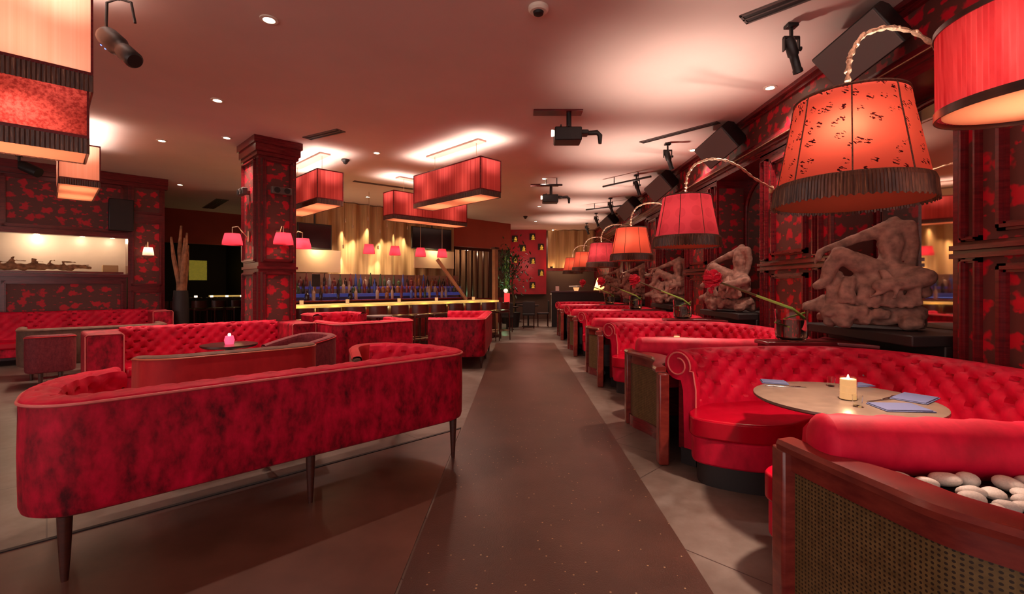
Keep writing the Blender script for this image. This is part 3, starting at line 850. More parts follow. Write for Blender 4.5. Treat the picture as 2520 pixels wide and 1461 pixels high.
# ------------------------------------------------------------------ big arched lamps
WARM = (1.0, .62, .34)
M['shade_coral'] = shade_mat('coral_brushmark_shade', (.94, .155, .12), 'brush', .8)
M['shade_coral_plain'] = shade_mat('coral_striped_shade', (.92, .17, .12), None, .8)
M['shade_pink'] = shade_mat('pink_disc_shade', (.80, .09, .15), 'disc', .8, (.55, .04, .08))
M['shade_drum'] = shade_mat('pleated_red_shade', (.85, .10, .13), 'stripe', .8, (.60, .03, .05))
M['shade_under'] = shade_mat('rust_underside_cloth', (.46, .20, .14), None, .6)
M['shade_disc'] = shade_mat('peach_diffuser', (.95, .62, .45), None, .8)
M['fringe_cloth'] = shade_mat('brown_fringe_cloth', (.20, .07, .035), 'mottle', .35, (.06, .02, .012))
M['bulb'] = simple('lit_bulb', (1, .8, .5), .4, emit=(1, .72, .4), es=30)

def arc_lamp(loc, label, matname, bulb=(0, 0), power=28, wall_y=.78):
    t = thing('arc_lamp', label, 'lamp', loc, 0, 'arched lamps with fringed shades over the booths')
    mat = M[matname]
    # loc is the point on the floor under the shade; z values are absolute
    zb, zf, zt = 1.82, 1.935, 2.38
    prof = [(.336, zf), (.325, zf + .06), (.295, zf + .22), (.27, zt - .10), (.258, zt - .02), (.25, zt)]
    oct_ = lambda a, z: 1 - .018 * (1 - abs(math.cos(4 * a)))
    sh = obj('lampshade', MB().lathe(prof, n=96, fn=oct_), mat, t)
    seam = MB()
    for k in range(8):
        a = 2 * PI * k / 8 + R(12)
        seam.tube([(r * 1.004 * math.cos(a), r * 1.004 * math.sin(a), z) for r, z in prof], .0035, 5)
    obj('seam', seam, M['fringe'], sh)
    for z, r in ((zt, .251), (zf, .338)):
        obj('rim', MB().tube([(r * math.cos(2*PI*k/64), r * math.sin(2*PI*k/64), z) for k in range(64)], .008, 6, closed=True), M['fringe'], sh)
    obj('diffuser', MB().lathe([(0, zb + .016), (.345, zb + .016), (.345, zb + .020), (0, zb + .020)], n=64), M['shade_under'], t)
    n = 300; rows = []
    for i, (r, z) in enumerate(((.342, zf + .004), (.352, zf - .02), (.356, zf - .07), (.360, zb + .004))):
        rows.append([((r + .005 * (k % 2) + .002 * math.sin(k * 12.9898)) * math.cos(2*PI*k/n), (r + .005 * (k % 2)) * math.sin(2*PI*k/n), z + (.006 * math.sin(k * 7.7) if i == 3 else 0)) for k in range(n)])
    obj('fringe', MB().grid(rows, cu=True), M['fringe_round'], t, smooth=False)
    # spider, stem and bulb
    sp = MB()
    for k in range(3):
        a = 2 * PI * k / 3 + .4
        sp.tube([(0, 0, zt - .01), (.25 * math.cos(a), .25 * math.sin(a), zt - .002)], .003, 5)
    obj('spider', sp, M['brass'], t)
    obj('bulb', MB().ball((bulb[0], bulb[1], 2.14), .028, 1, 1, 1.3, 8).lathe([(.014, 2.17), (.014, 2.22), (0, 2.22)], bulb[0], bulb[1], 10), M['bulb'], t)
    obj('bulb_holder', MB().tube([(0, 0, zt), (bulb[0] * .5, bulb[1] * .5, 2.30), (bulb[0], bulb[1], 2.21)], .008, 6), M['brass'], t)
    # branch-like arm rising from the shade and curving over to the wall
    P = [(0, 0, zt - .02), (-.01, 0, 2.50), (.01, .01, 2.62), (.10, .05, 2.75), (.28, .11, 2.83), (.50, .18, 2.84), (.72, .27, 2.78), (.95, .42, 2.68), (WX - loc[0] - .02, wall_y, 2.62)]
    Q = []
    for a, b in zip(P, P[1:]):
        for i in range(8):
            q = Vector(a).lerp(Vector(b), i / 8); Q.append(q)
    Q.append(Vector(P[-1])); 
    for _ in range(6): Q = [Q[0]] + [(Q[i-1] + Q[i] * 2 + Q[i+1]) / 4 for i in range(1, len(Q) - 1)] + [Q[-1]]
    random.seed(3)
    rs = [.010 + .004 * math.sin(i * 1.9) + random.uniform(0, .004) for i in range(len(Q))]
    arm = obj('arm', MB().tube(Q, rs, 8), M['brassarm'], t)
    tw = MB()
    for i in range(5, len(Q) - 12, 5):
        d = Vector((random.uniform(-1, 1), random.uniform(-1, 1), random.uniform(.2, 1))).normalized()
        obj('knot', MB().ball(Q[i] + d * .006, .014, 1, 1, .8, 5), M['brassarm'], arm)
    obj('wall_mount', MB().lathe([(0, 0), (.05, 0), (.05, .012), (.02, .03), (0, .03)], n=20).xform(Matrix.Translation((WX - loc[0] - .05, wall_y, 2.62)) @ Matrix.Rotation(R(-90), 4, 'Y')), M['brass'], t)
    light('POINT', (loc[0] + bulb[0], loc[1] + bulb[1], 2.14), power * .22, (1, .82, .60), .03)
    light('SPOT', (loc[0], loc[1], 2.22), power * 7, (1, .74, .62), .08, rot=(PI, 0, 0), spot=104, blend=1)
    light('SPOT', (loc[0], loc[1], zb - .005), power * 6.5, (1, .70, .55), .05, spot=120, blend=.9)
    return t
arc = arc_lamp((1.75, 2.49, 0), 'large coral shade with black brush marks and brown fringe over the laid booth', 'shade_coral', (-.12, -.16), 28)
arc_lamp((1.86, 5.20, 0), 'rosy pink fringed shade with faint round motifs over the second booth', 'shade_pink', (0, 0), 26)
arc_lamp((1.93, 8.03, 0), 'plain coral fringed shade over the third booth', 'shade_coral_plain', (-.06, -.10), 26)
arc_lamp((1.93, 10.9, 0), 'pink fringed shade over the fourth booth', 'shade_pink', (-.06, -.08), 26)
arc_lamp((1.93, 13.75, 0), 'small-looking coral fringed shade over the last booth', 'shade_coral_plain', (0, -.1), 26)
arc_lamp((1.93, 16.6, 0), 'farthest coral fringed shade, beside the glowing curtain', 'shade_coral_plain', (0, -.1), 26)

# pleated drum shade near the camera
t = thing('drum_lamp', 'pleated red drum shade with peach diffuser hanging beside the damask pilaster', 'lamp', (1.80, 1.53, 0), 0)
n = 240; DR = .33; rows = []
Tm = Matrix.Translation((0, 0, 2.02)) @ Matrix.Rotation(R(4), 4, Vector((.7, -.74, 0)))
for z in (0, .07, .14, .21, .28):
    rows.append([tuple(Tm @ Vector(((DR + .006 * (k % 2)) * math.cos(2*PI*k/n), (DR + .006 * (k % 2)) * math.sin(2*PI*k/n), z))) for k in range(n)])
sh = obj('lampshade', MB().grid(rows, cu=True), M['shade_drum'], t, smooth=False)
for z, h in ((-.018, .03), (.275, .018)):
    m = MB(); m.lathe([(DR + .006, z), (DR + .011, z), (DR + .011, z + h), (DR + .006, z + h)], n=96).xform(Tm)
    m.f += []
    obj('rim_band', m, M['darkwood'], sh)
obj('diffuser', MB().lathe([(0, -.004), (DR - .012, -.004), (DR - .012, .002), (0, .002)], n=72).xform(Tm), M['shade_disc'], t)
obj('bulb', MB().ball((-.14, -.10, 2.14), .028, 1, 1, 1.3, 8), M['bulb'], t)
P = catmull([(0, 0), (0, 1)], 1)
arm = [Vector((0, 0, 2.34)), Vector((.02, 0, 2.5)), Vector((.1, .02, 2.66)), Vector((.3, .04, 2.8)), Vector((.6, .05, 2.84)), Vector((.95, .03, 2.75)), Vector((1.35, 0, 2.62)), Vector((WX - 1.82, 0, 2.6))]
obj('arm', MB().tube([Tm @ Vector((0, 0, .14))] + arm, .011, 8), M['brassarm'], t)
obj('bulb_holder', MB().tube([(0, 0, 2.34), (-.1, -.07, 2.28), (-.14, -.10, 2.17)], .007, 6), M['brass'], t)
light('POINT', (1.80 - .14, 1.53 - .10, 2.15), 7, (1, .8, .62), .03)
light('SPOT', (1.80, 1.53, 2.25), 40, (1, .72, .58), .08, spot=110, blend=.8)
light('SPOT', (1.80, 1.53, 2.15), 120, (1, .66, .48), .08, rot=(PI, 0, 0), spot=110, blend=.7)

# ------------------------------------------------------------------ box pendants
M['box_red'] = shade_mat('red_pleated_box', (.50, .08, .07), 'stripe', .55, (.28, .03, .03))
M['box_peach'] = shade_mat('peach_silk_box', (.95, .50, .36), 'stripe', .7, (.88, .42, .28))
M['box_pattern'] = shade_mat('red_brocade_box', (.55, .09, .07), 'mottle', .55, (.26, .03, .025))
def box_pendant(name_label, p, along, L, W, zb, zt, mat, fr_h=.09, power=60, canopy=True, wires=True, up=1.0):
    """p: the corner nearest the camera (world xy); along: 'u' or 'v' = diagonal direction of the long side"""
    a = Vector((1, 1, 0)) / S2 if along == 'u' else Vector((-1, 1, 0)) / S2
    b = Vector((-1, 1, 0)) / S2 if along == 'u' else Vector((1, 1, 0)) / S2
    sg = 1
    c = Vector((p[0], p[1], 0)) + a * L / 2 * sg + b * W / 2
    rz = math.atan2(a.y, a.x)
    t = thing('pendant_lamp', name_label, 'pendant lamp', c, rz, 'rectangular box pendant lamps')
    h, w = L / 2, W / 2
    def ring(x, y, z0, z1, nx=None):
        rows = [[(-x, -y, z), (x, -y, z), (x, y, z), (-x, y, z)] for z in (z0, z1)]
        return MB().grid(rows, cu=True)
    sh = obj('lampshade', ring(h, w, zb + fr_h, zt), M[mat], t, smooth=False)
    n = int((L + W) * 2 / .012); rows = []
    per = [(-h, -w), (h, -w), (h, w), (-h, w), (-h, -w)]; pts, _ = resample(per, .012)
    for zz in (zb + fr_h, zb + .02, zb):
        rows.append([(q.x * (1.004 + .006 * (k % 2)), q.y * (1.01 + .02 * (k % 2)), zz ) for k, q in enumerate(pts[:-1])])
    obj('fringe', MB().grid(rows, cu=True), M['fringe_box'], t, smooth=False)
    e = MB()
    for (z0, z1) in ((zt - .012, zt + .006), (zb + fr_h - .01, zb + fr_h + .012)):
        e.box(-h - .006, h + .006, -w - .006, -w + .002, z0, z1).box(-h - .006, h + .006, w - .002, w + .006, z0, z1)
        e.box(-h - .006, -h + .002, -w, w, z0, z1).box(h - .002, h + .006, -w, w, z0, z1)
    for sx in (-1, 1):
        for sy in (-1, 1): e.box(sx * h - .007, sx * h + .007, sy * w - .007, sy * w + .007, zb + fr_h, zt)
    obj('frame', e, M['mahog'], t, smooth=False)
    obj('diffuser', MB().box(-h + .01, h - .01, -w + .01, w - .01, zb + .006, zb + .010), M['shade_disc'], t, smooth=False)
    if canopy:
        obj('ceiling_plate', MB().box(-h * .78, h * .78, -w * .42, w * .42, ZC - .03, ZC), simple('tan_ceiling_plate', (.42, .27, .22), .6), t, .004)
        for sx in (-1, 1):
            obj('cable', MB().tube([(sx * h * .62, 0, zt - .05), (sx * h * .62, 0, ZC - .03)], .004, 6).tube([(sx * h * .62, -w, zt - .05), (sx * h * .62, w, zt - .05)], .005, 6), M['brass'], t)
    for sx in (-.5, .5):
        q = c + a * (sx * L)* .55
        light('POINT', (q.x, q.y, zb + (zt - zb) * .5), power * .06, (1, .68, .52), .05)
        light('SPOT', (q.x, q.y, zb - .01), power * 1.6, (1, .68, .54), .05, spot=140, blend=.8)
        light('SPOT', (q.x, q.y, zt - .12), power * .22, (1, .70, .50), .04, spot=95, blend=1)
    for sx in (-.8, 0, .8):
        q = c + a * (sx * L / 2)
        light('SPOT', (q.x, q.y, zt - .22), power * .85 * up, (1, .80, .70), .20, rot=(PI, 0, 0), spot=150, blend=1)
    return t
ZB, ZT = 2.81, 3.40
box_pendant('red pleated box pendant right behind the column', (-3.42, 8.03), 'v', 1.87, .45, ZB, ZT, 'box_red')
box_pendant('long red box pendant hanging nearest the aisle', (-.577, 7.27), 'v', 1.87, .42, ZB, ZT, 'box_red')
box_pendant('red box pendant farther off, hanging crosswise in front of the bar curtain', (-2.60, 9.85), 'u', 1.95, .42, ZB, ZT, 'box_red')
box_pendant('peach silk box pendant above the kitchen hatch', (-6.33, 6.49), 'v', 1.6, .43, ZB, ZT, 'box_peach', power=45, up=1.3)
# the two nearest box shades at the top left corner
def near_box(label, corner, L, W, zb, zt, mat, fh, power):
    x, y = corner; a = Vector((1, 1, 0)) / S2; p = Vector((x, y, 0)) - a * L
    return box_pendant(label, (p.x, p.y), 'u', L, W, zb, zt, mat, fh, power, up=2.2)
A_ = near_box('two-tier box pendant, peach silk above dark red brocade, both fringed', (-3.11, 3.44), 1.7, .45, ZB, 3.50, 'box_peach', .13, 24)
B_ = near_box('lower tier', (-3.12, 3.45), 1.66, .41, 2.36, 2.86, 'box_pattern', .12, 12)
for ch in list(B_.children):
    if ch.name.startswith(('ceiling_plate', 'cable')): bpy.data.objects.remove(ch); continue
    ch.parent = A_
bpy.data.objects.remove(B_)
for ch in list(A_.children):
    if ch.name.startswith('diffuser') and abs(max(v.co.z for v in ch.data.vertices) - ZB) < .05: bpy.data.objects.remove(ch)

# ------------------------------------------------------------------ small red shades
M['shade_small'] = shade_mat('small_pink_shade', (.9, .07, .14), None, .8)
def small_shade(t, z0, r=.145, h=.17):
    sh = obj('lampshade', MB().lathe([(r, z0), (r * .97, z0 + h * .3), (r * .72, z0 + h)], n=32), M['shade_small'], t)
    obj('bulb', MB().ball((0, 0, z0 + h * .45), .022, 1, 1, 1.2, 7), M['bulb'], t)
def sconce(u, v, nrm, label, mat='shade_small', r=.145, h=.18):
    p = uv(u, v); a = {'-v': D45, '-u': D45 - PI/2, '+u': D45 + PI/2}[nrm]
    t = thing('wall_sconce', label, 'wall lamp', p, a)
    # local -y points off the wall
    z0 = 2.05
    sub = thing.__name__
    sh = obj('lampshade', MB().lathe([(r, z0), (r * .97, z0 + h * .3), (r * .74, z0 + h)], 0, -.24, 32), M[mat], t)
    obj('bulb', MB().ball((0, -.24, z0 + .08), .022, 1, 1, 1.2, 7), M['bulb'], t)
    obj('arm', MB().tube([(0, -.01, z0 + .12), (0, -.08, z0 + .20), (0, -.16, z0 + .30), (0, -.24, z0 + .28), (0, -.24, z0 + .12)], .009, 8), M['brass'], t)
    obj('backplate', MB().box(-.03, .03, -.02, 0, z0 + .06, z0 + .24), M['brass'], t, .008)
    w = Matrix.Rotation(a, 4, 'Z') @ Vector((0, -.24, z0 + .09)) + p
    light('POINT', w, 4, (1, .5, .4), .025)
    return t
sconce(CU + CW * .5, CV - .02, '-v', 'pink wall lamp on the broad face of the column')
sconce(CU - .02, CV + CD * .5, '-u', 'pink wall lamp on the narrow side of the column, over the dark doorway')
sconce(CU + CW + .01, CV + CD * .5, '+u', 'pink wall lamp on the bar side of the column')
M['shade_white'] = shade_mat('blush_white_shade', (1, .62, .55), None, .8)
sconce(1.53, VL - .08, '-v', 'blush white wall lamp on the pilaster beside the kitchen hatch', 'shade_white', .10, .17)
for i, (px, Y) in enumerate(((908, 11.8), (972, 12.35), (1035, 12.9), (1088, 13.35))):
    x = (px - CX) / F * Y
    t = thing('hanging_lamp', ['small pink hanging shade over the bar, first from the column', 'small pink hanging shade over the bar, second from the column', 'small pink hanging shade over the bar, third from the column', 'small pink hanging shade over the bar, farthest from the column'][i], 'hanging lamp', (x, Y, 0), 0, 'small pink shades hanging over the bar')
    small_shade(t, 2.20, .145, .24)
    obj('rod', MB().tube([(0, 0, 2.30), (0, 0, ZC)], .007, 6), M['brass'], t)
    light('POINT', (x, Y, 2.30), 4, (1, .5, .4), .025)

# ------------------------------------------------------------------ ceiling fittings
def at(px, py, z):
    Y = F * (H - z) / (py - CY); return ((px - CX) / F * Y, Y)
DL = [(662, 50), (535, 248), (398, 347), (558, 340), (927, 377), (443, 455), (1340, 440), (1327, 508), (1318, 545), (1895, 217), (1705, 370), (905, 485), (1361, 566)]
dls = ['nearest the camera', 'in front of the column', 'above the tufted sofa', 'close to the column capital', 'between the two red box pendants', 'by the kitchen hatch wall', 'above the second projector', 'over the aisle, beyond the second projector', 'over the aisle near the far wall', 'above the second booth', 'above the third booth', 'in front of the bar curtain', 'last before the crimson wall']
M['downlight'] = simple('downlight_lens', (1, .9, .7), .3, emit=(1, .82, .58), es=60)
for i, (px, py) in enumerate(DL):
    x, y = at(px, py, ZC - .01)
    t = thing('downlight', 'small round recessed downlight ' + dls[i], 'downlight', (x, y, ZC), 0, 'recessed downlights')
    obj('trim_ring', MB().lathe([(.075, 0), (.075, -.010), (.05, -.012), (.042, -.002), (.042, 0)], n=28), M['white'], t)
    obj('lens', MB().lathe([(0, -.006), (.040, -.006)], n=20), M['downlight'], t)
    light('SPOT', (x, y, ZC - .03), 190, (1, .74, .60), .03, spot=100, blend=.9)
def vent(px0, py0, px1, py1, w, label, name='air_vent'):
    x0, y0 = at(px0, py0, ZC); x1, y1 = at(px1, py1, ZC); L = math.hypot(x1 - x0, y1 - y0)
    t = thing(name, label, 'air vent', ((x0 + x1) / 2, (y0 + y1) / 2, ZC), math.atan2(y1 - y0, x1 - x0))
    m = MB().box(-L/2, L/2, -w/2, -w/2 + .02, -.012, 0).box(-L/2, L/2, w/2 - .02, w/2, -.012, 0).box(-L/2, L/2, -.008, .008, -.012, 0).box(-L/2, -L/2 + .02, -w/2, w/2, -.012, 0).box(L/2 - .02, L/2, -w/2, w/2, -.012, 0)
    obj('frame', m, M['greymetal'], t, smooth=False)
    obj('grille', MB().box(-L/2 + .02, L/2 - .02, -w/2 + .02, w/2 - .02, -.005, -.001), M['dark'], t, smooth=False)
vent(1828, 48, 2010, -22, .17, 'black slot air vent in the ceiling beside the nearest track spotlight')
vent(1578, 350, 1768, 300, .12, 'grey slot air vent beside the second track spotlight')
vent(870, 445, 1018, 465, .12, 'long thin dark slot vent in front of the bar')
vent(512, 512, 548, 490, .3, 'dark square air vent over the doorway beside the column')
vent(755, 340, 840, 320, .16, 'faint slot vent between the column and the red box pendants')

def track_spot(px, py, s, label, lean=.25):
    x, y = at(px, py, ZC)
    t = thing('track_spotlight', label, 'spotlight', (x, y, 0), 0, 'black ceiling spotlights along the booths')
    obj('ceiling_mount', MB().box(-.05, .05, -.04, .04, ZC - .03, ZC), M['blackplastic'], t, .006)
    obj('yoke', MB().box(-.012, .012, -.012, .012, ZC - .12, ZC - .03).box(-.07, .07, -.015, .015, ZC - .13, ZC - .11).box(-.07, -.06, -.02, .02, ZC - .24, ZC - .12).box(.06, .07, -.02, .02, ZC - .24, ZC - .12), M['blackplastic'], t, smooth=False)
    Tm = Matrix.Translation((.01, 0, ZC - .24)) @ Matrix.Rotation(R(160), 4, Vector((-.3, 1, 0))) @ Matrix.Scale(.72, 4)
    obj('barrel', MB().lathe([(0, -.16), (.055, -.16), (.065, -.12), (.065, .05), (.05, .07), (.05, .22), (.058, .24), (.058, .28), (.045, .28), (.045, .24), (0, .24)], n=20).xform(Tm), M['blackplastic'], t)
    obj('knob', MB().lathe([(0, 0), (.02, 0), (.02, .02), (0, .02)], n=10).xform(Matrix.Translation((.07, 0, ZC - .22)) @ Matrix.Rotation(R(90), 4, 'Y')), M['blackplastic'], t)
for i, (px, py) in enumerate(((1947, 60), (1643, 352), (1566, 430), (1502, 487), (1467, 524), (1444, 548))):
    track_spot(px, py, 1, 'slim black ceiling spotlight ' + ['by the black slot vent, nearest the camera', 'by the grey slot vent', 'third along the booths', 'fourth along the booths', 'fifth along the booths', 'farthest along the booths'][i])
# ceiling bars beside the third to fifth spotlight
for i, (a0, b0, a1, b1) in enumerate(((1484, 459, 1602, 434), (1442, 516, 1530, 506), (1330, 455, 1384, 455))):
    x0, y0 = at(a0, b0, 3.6); x1, y1 = at(a1, b1, 3.6)
    t = thing('ceiling_bar', ['dark rigging bar crossing behind the third spotlight', 'dark rigging bar crossing behind the fourth spotlight', 'dark rigging bar above the far projector'][i], 'ceiling bar')
    obj('bar', MB().tube([(x0, y0, 3.6), (x1, y1, 3.6)], .022, 8), M['blackplastic'], t)
    for f in (.25, .75): obj('hanger', MB().tube([(x0 + (x1-x0)*f, y0 + (y1-y0)*f, 3.6), (x0 + (x1-x0)*f, y0 + (y1-y0)*f, ZC)], .01, 6), M['blackplastic'], t)

def projector(px, py, sc, label):
    x, y = at(px, py, ZC)
    t = thing('projector', label, 'projector', (x, y, 0), 0, 'black ceiling projectors over the aisle')
    z = ZC - .30
    obj('ceiling_plate', MB().box(-.48, .18, -.10, .10, ZC - .02, ZC), M['maroon'] if 0 else M['mahog'], t, .004)
    obj('pole', MB().tube([(0, 0, z + .06), (0, 0, ZC)], .035, 10), M['blackplastic'], t)
    obj('body', MB().box(-.20, .16, -.14, .14, z - .12, z + .06).box(.14, .26, -.08, .08, z - .02, z + .04), M['blackplastic'], t, .015)
    obj('lens', MB().lathe([(0, 0), (.035, 0), (.045, .03), (.045, .05), (0, .05)], n=20).xform(Matrix.Translation((-.19, -.03, z + .0)) @ Matrix.Rotation(R(-90), 4, 'Y')), M['glass'] if 0 else simple('bright_lens', (.7, .6, .5), .15, .3, (1, .9, .7), 2.0), t)
    obj('lens_arm', MB().tube([(.22, 0, z + .01), (.38, .0, z + .02), (.42, 0, z - .02), (.42, 0, z - .13)], [.03, .035, .035, .022], 10), M['blackplastic'], t)
    for q in (-.05, .05):
        obj('yoke', MB().box(-.08 + q, -.06 + q, -.16, .16, z + .05, z + .075), M['blackplastic'], t)
projector(1400, 275, 1, 'black projector with a hooked lens arm hanging over the aisle, nearer one')
projector(1356, 455, 1, 'black projector hanging farther along the aisle ceiling')

x, y = at(1325, 18, ZC)
t = thing('smoke_detector', 'round dome detector on the ceiling at the upper edge', 'detector', (x, y, ZC), 0)
obj('base', MB().lathe([(0, 0), (.085, 0), (.085, -.025), (.07, -.04), (0, -.04)], n=32), M['white'], t)
obj('sensor_dome', MB().lathe([(.045, -.04), (.04, -.06), (.02, -.07), (0, -.07)], n=24), M['dark'], t)
for i, (px, py) in enumerate(((850, 392), (1293, 532))):
    x, y = at(px, py, ZC)
    t = thing('camera_dome', ['dark ceiling camera dome between the column and the bar', 'tiny dark ceiling camera dome near the crimson wall'][i], 'ceiling camera', (x, y, ZC), 0)
    obj('base', MB().lathe([(0, 0), (.07, 0), (.075, -.02), (.05, -.05), (0, -.05)], n=24), M['blackplastic'], t)
    obj('dome', MB().lathe([(.045, -.05), (.035, -.08), (0, -.095)], n=20), M['blackplastic'], t)

# stage spotlight near the peach pendant
t = thing('stage_spotlight', 'big black stage spotlight with blue indicator lights beside the large peach pendant', 'spotlight', (-3.12, 3.68, 0), 0)
x0, y0 = 0, 0
obj('ceiling_mount', MB().box(-.06, .06, -.06, .06, ZC - .03, ZC), M['blackplastic'], t, .005)
obj('yoke', MB().tube([(0, 0, ZC - .02), (0, 0, ZC - .12)], .012, 8).tube([(-.10, 0, ZC - .44), (-.09, 0, ZC - .14), (0, 0, ZC - .11), (.10, 0, ZC - .14), (.13, 0, ZC - .30)], .010, 8), M['blackplastic'], t)
d = (Vector((.22, -.10, 3.10)) - Vector((-.10, .0, 3.36))).normalized()
Q = d.to_track_quat('Z', 'Y').to_matrix().to_4x4()
Tm = Matrix.Translation((-.12, .02, 3.37)) @ Q @ Matrix.Scale(.85, 4)
obj('barrel', MB().lathe([(0, -.02), (.05, -.02), (.085, .02), (.092, .06), (.092, .20), (.075, .24), (.062, .27), (.065, .30), (.075, .32), (.075, .47), (.06, .49), (0, .49)], n=28).xform(Tm), M['blackplastic'], t)
obj('red_label', MB().box(-.03, .03, -.078, -.070, .33, .42).xform(Tm @ Matrix.Rotation(R(20), 4, 'Z')), simple('red_sticker', (.4, .01, .02), .5), t)
for k in (0, 1):
    obj('indicator', MB().ball((-.035 + .0 * k, -.085, .07 + .07 * k), .008, n=6).xform(Tm), simple('blue_led', (.05, .1, .9), .3, emit=(.1, .2, 1), es=4), t)
# long steel cable along the booth wall
t = tag(obj('cable', MB().tube([(3.08, -1, 3.20), (3.08, 6, 3.17), (3.08, 17, 3.20)], .006, 6), M['brass']), 'thin metal cable strung along the damask frieze above the arched lamps', 'cable')
# loudspeakers hung between ceiling and wall
for i in range(5):
    y = 4.05 + 2.83 * i
    t = thing('loudspeaker', ['grey and black tilted loudspeaker above the coral brush-marked shade', 'tilted loudspeaker above the rosy pink shade', 'tilted loudspeaker over the third booth', 'tilted loudspeaker over the fourth booth', 'tilted loudspeaker over the last booth'][i], 'loudspeaker', (2.93, y, 3.44), 0, 'tilted loudspeakers under the ceiling')
    Tm = Matrix.Rotation(R(38), 4, 'Z') @ Matrix.Rotation(R(-32), 4, 'Y') @ Matrix.Rotation(R(-26), 4, 'X')
    obj('cabinet', MB().box(-.10, .22, -.28, .28, -.19, .19).xform(Tm), M['blackplastic'], t, .012)
    obj('grille', MB().box(-.125, -.10, -.27, .27, -.18, .18).xform(Tm), simple('taupe_grille', (.14, .115, .105), .7), t, .006)
    obj('bracket', MB().tube([(.12, 0, .05), (.22, 0, ZC - 3.44)], .015, 8), M['blackplastic'], t)
# ------------------------------------------------------------------ stone figures
def clay(chains, voxel=.014, disp=.018, name='body', seed=0, boxes=()):
    m = MB()
    for ch in chains:
        for (p, r), (q, s) in zip(ch, ch[1:]):
            p = Vector(p); q = Vector(q); n = max(1, int((q - p).length / (min(r, s) * .45)))
            for i in range(n + 1):
                t = i / n; rr = r + (s - r) * t; c = p.lerp(q, t); m.ball(c, rr, n=6)
    for b in boxes: m.box(*b)
    me = m.mesh(name, M['stone']); o = bpy.data.objects.new('tmp', me); C.objects.link(o)
    rm = o.modifiers.new('r', 'REMESH'); rm.mode = 'VOXEL'; rm.voxel_size = voxel
    sm = o.modifiers.new('s', 'SMOOTH'); sm.iterations = 3; sm.factor = .6
    dg = bpy.context.evaluated_depsgraph_get(); dg.update()
    nm = bpy.data.meshes.new_from_object(o.evaluated_get(dg)); bpy.data.objects.remove(o)
    nm.materials.clear(); nm.materials.append(M['stone'])
    for v in nm.vertices:
        n3 = v.co * 9 + Vector((seed, 0, 0))
        k = mnoise.noise(n3) * disp + mnoise.noise(n3 * 3.1) * disp * .45
        v.co = v.co + v.normal * k
    mz = min(v.co.z for v in nm.vertices)
    if name in ('rock',):
        for v in nm.vertices: v.co.z -= mz
    nm.polygons.foreach_set('use_smooth', [True] * len(nm.polygons)); nm.update()
    return nm
def drape(p0, p1, r0, r1): return [(p0, r0), (p1, r1)]
torso = [[((-.16, -.04, .36), .10), ((.06, -.06, .40), .12), ((.28, -.05, .38), .10)], [((.30, -.06, .42), .09), ((.38, -.1, .33), .06)], [((.146, 0, .52), .10), ((.165, 0, .64), .085), ((.17, 0, .74), .105), ((.175, 0, .83), .095)],
    [((.05, 0, .85), .055), ((.17, .01, .885), .075), ((.29, 0, .88), .062)], [((.18, 0, .90), .06), ((.19, .01, .94), .05)],
    # arm stretched over the raised knee
    [((.04, -.01, .84), .058), ((-.08, -.05, .80), .048), ((-.19, -.07, .755), .040), ((-.29, -.08, .715), .034), ((-.34, -.08, .69), .036)],
    [((-.34, -.08, .69), .026), ((-.375, -.09, .65), .018), ((-.385, -.09, .58), .012)], [((-.34, -.10, .68), .018), ((-.36, -.12, .62), .012)], [((-.33, -.09, .67), .02), ((-.345, -.1, .61), .011)],
    # propping arm
    [((.30, 0, .87), .060), ((.325, .01, .76), .048), ((.315, 0, .66), .044), ((.30, -.02, .55), .040)],
    # raised knee and shin
    [((.10, -.03, .50), .105), ((-.05, -.10, .57), .095), ((-.20, -.14, .66), .070)], [((-.20, -.14, .66), .070), ((-.26, -.15, .54), .066), ((-.30, -.17, .42), .052), ((-.36, -.20, .38), .045)],
    # folded leg
    [((.16, -.02, .48), .11), ((.32, -.10, .46), .095), ((.40, -.14, .44), .07)], [((.38, -.16, .43), .065), ((.25, -.22, .40), .06), ((.08, -.24, .38), .05)]]
random.seed(2)
for i in range(12):   # hanging folds of the robe
    x = -.27 + i * .055; w = random.uniform(-.02, .03)
    torso.append([((x * .9, -.13 + w, .46 + w), .030), ((x + .02 * math.sin(i * 2), -.19 + w, .34), .027), ((x * 1.03, -.18 + w, .23 - w), .034)])
torso.append([((.10, -.17, .50), .022), ((.16, -.255, .36), .018), ((.02, -.27, .28), .016)])
torso.append([((.12, -.17, .50), .022), ((.22, -.25, .40), .018), ((.18, -.27, .28), .016)])
body_me = clay(torso, .012, .010, 'body', 1)
random.seed(11); rk = []
rk.append([((-.26, -.04, .11), .10), ((.32, -.04, .10), .10)])
for i in range(34):
    x = random.uniform(-.33, .38); y = random.uniform(-.20, .08); z = random.uniform(.03, .19) - max(0, x - .2) * .2; r = random.uniform(.035, .075)
    rk.append([((x, y, z), r), ((x + random.uniform(-.08, .08), y, z), r * .8)])
rk.append([((-.30, -.1, .20), .08), ((-.44, -.14, .16), .05)])
rock_me = clay(rk, .015, .022, 'rock', 4)
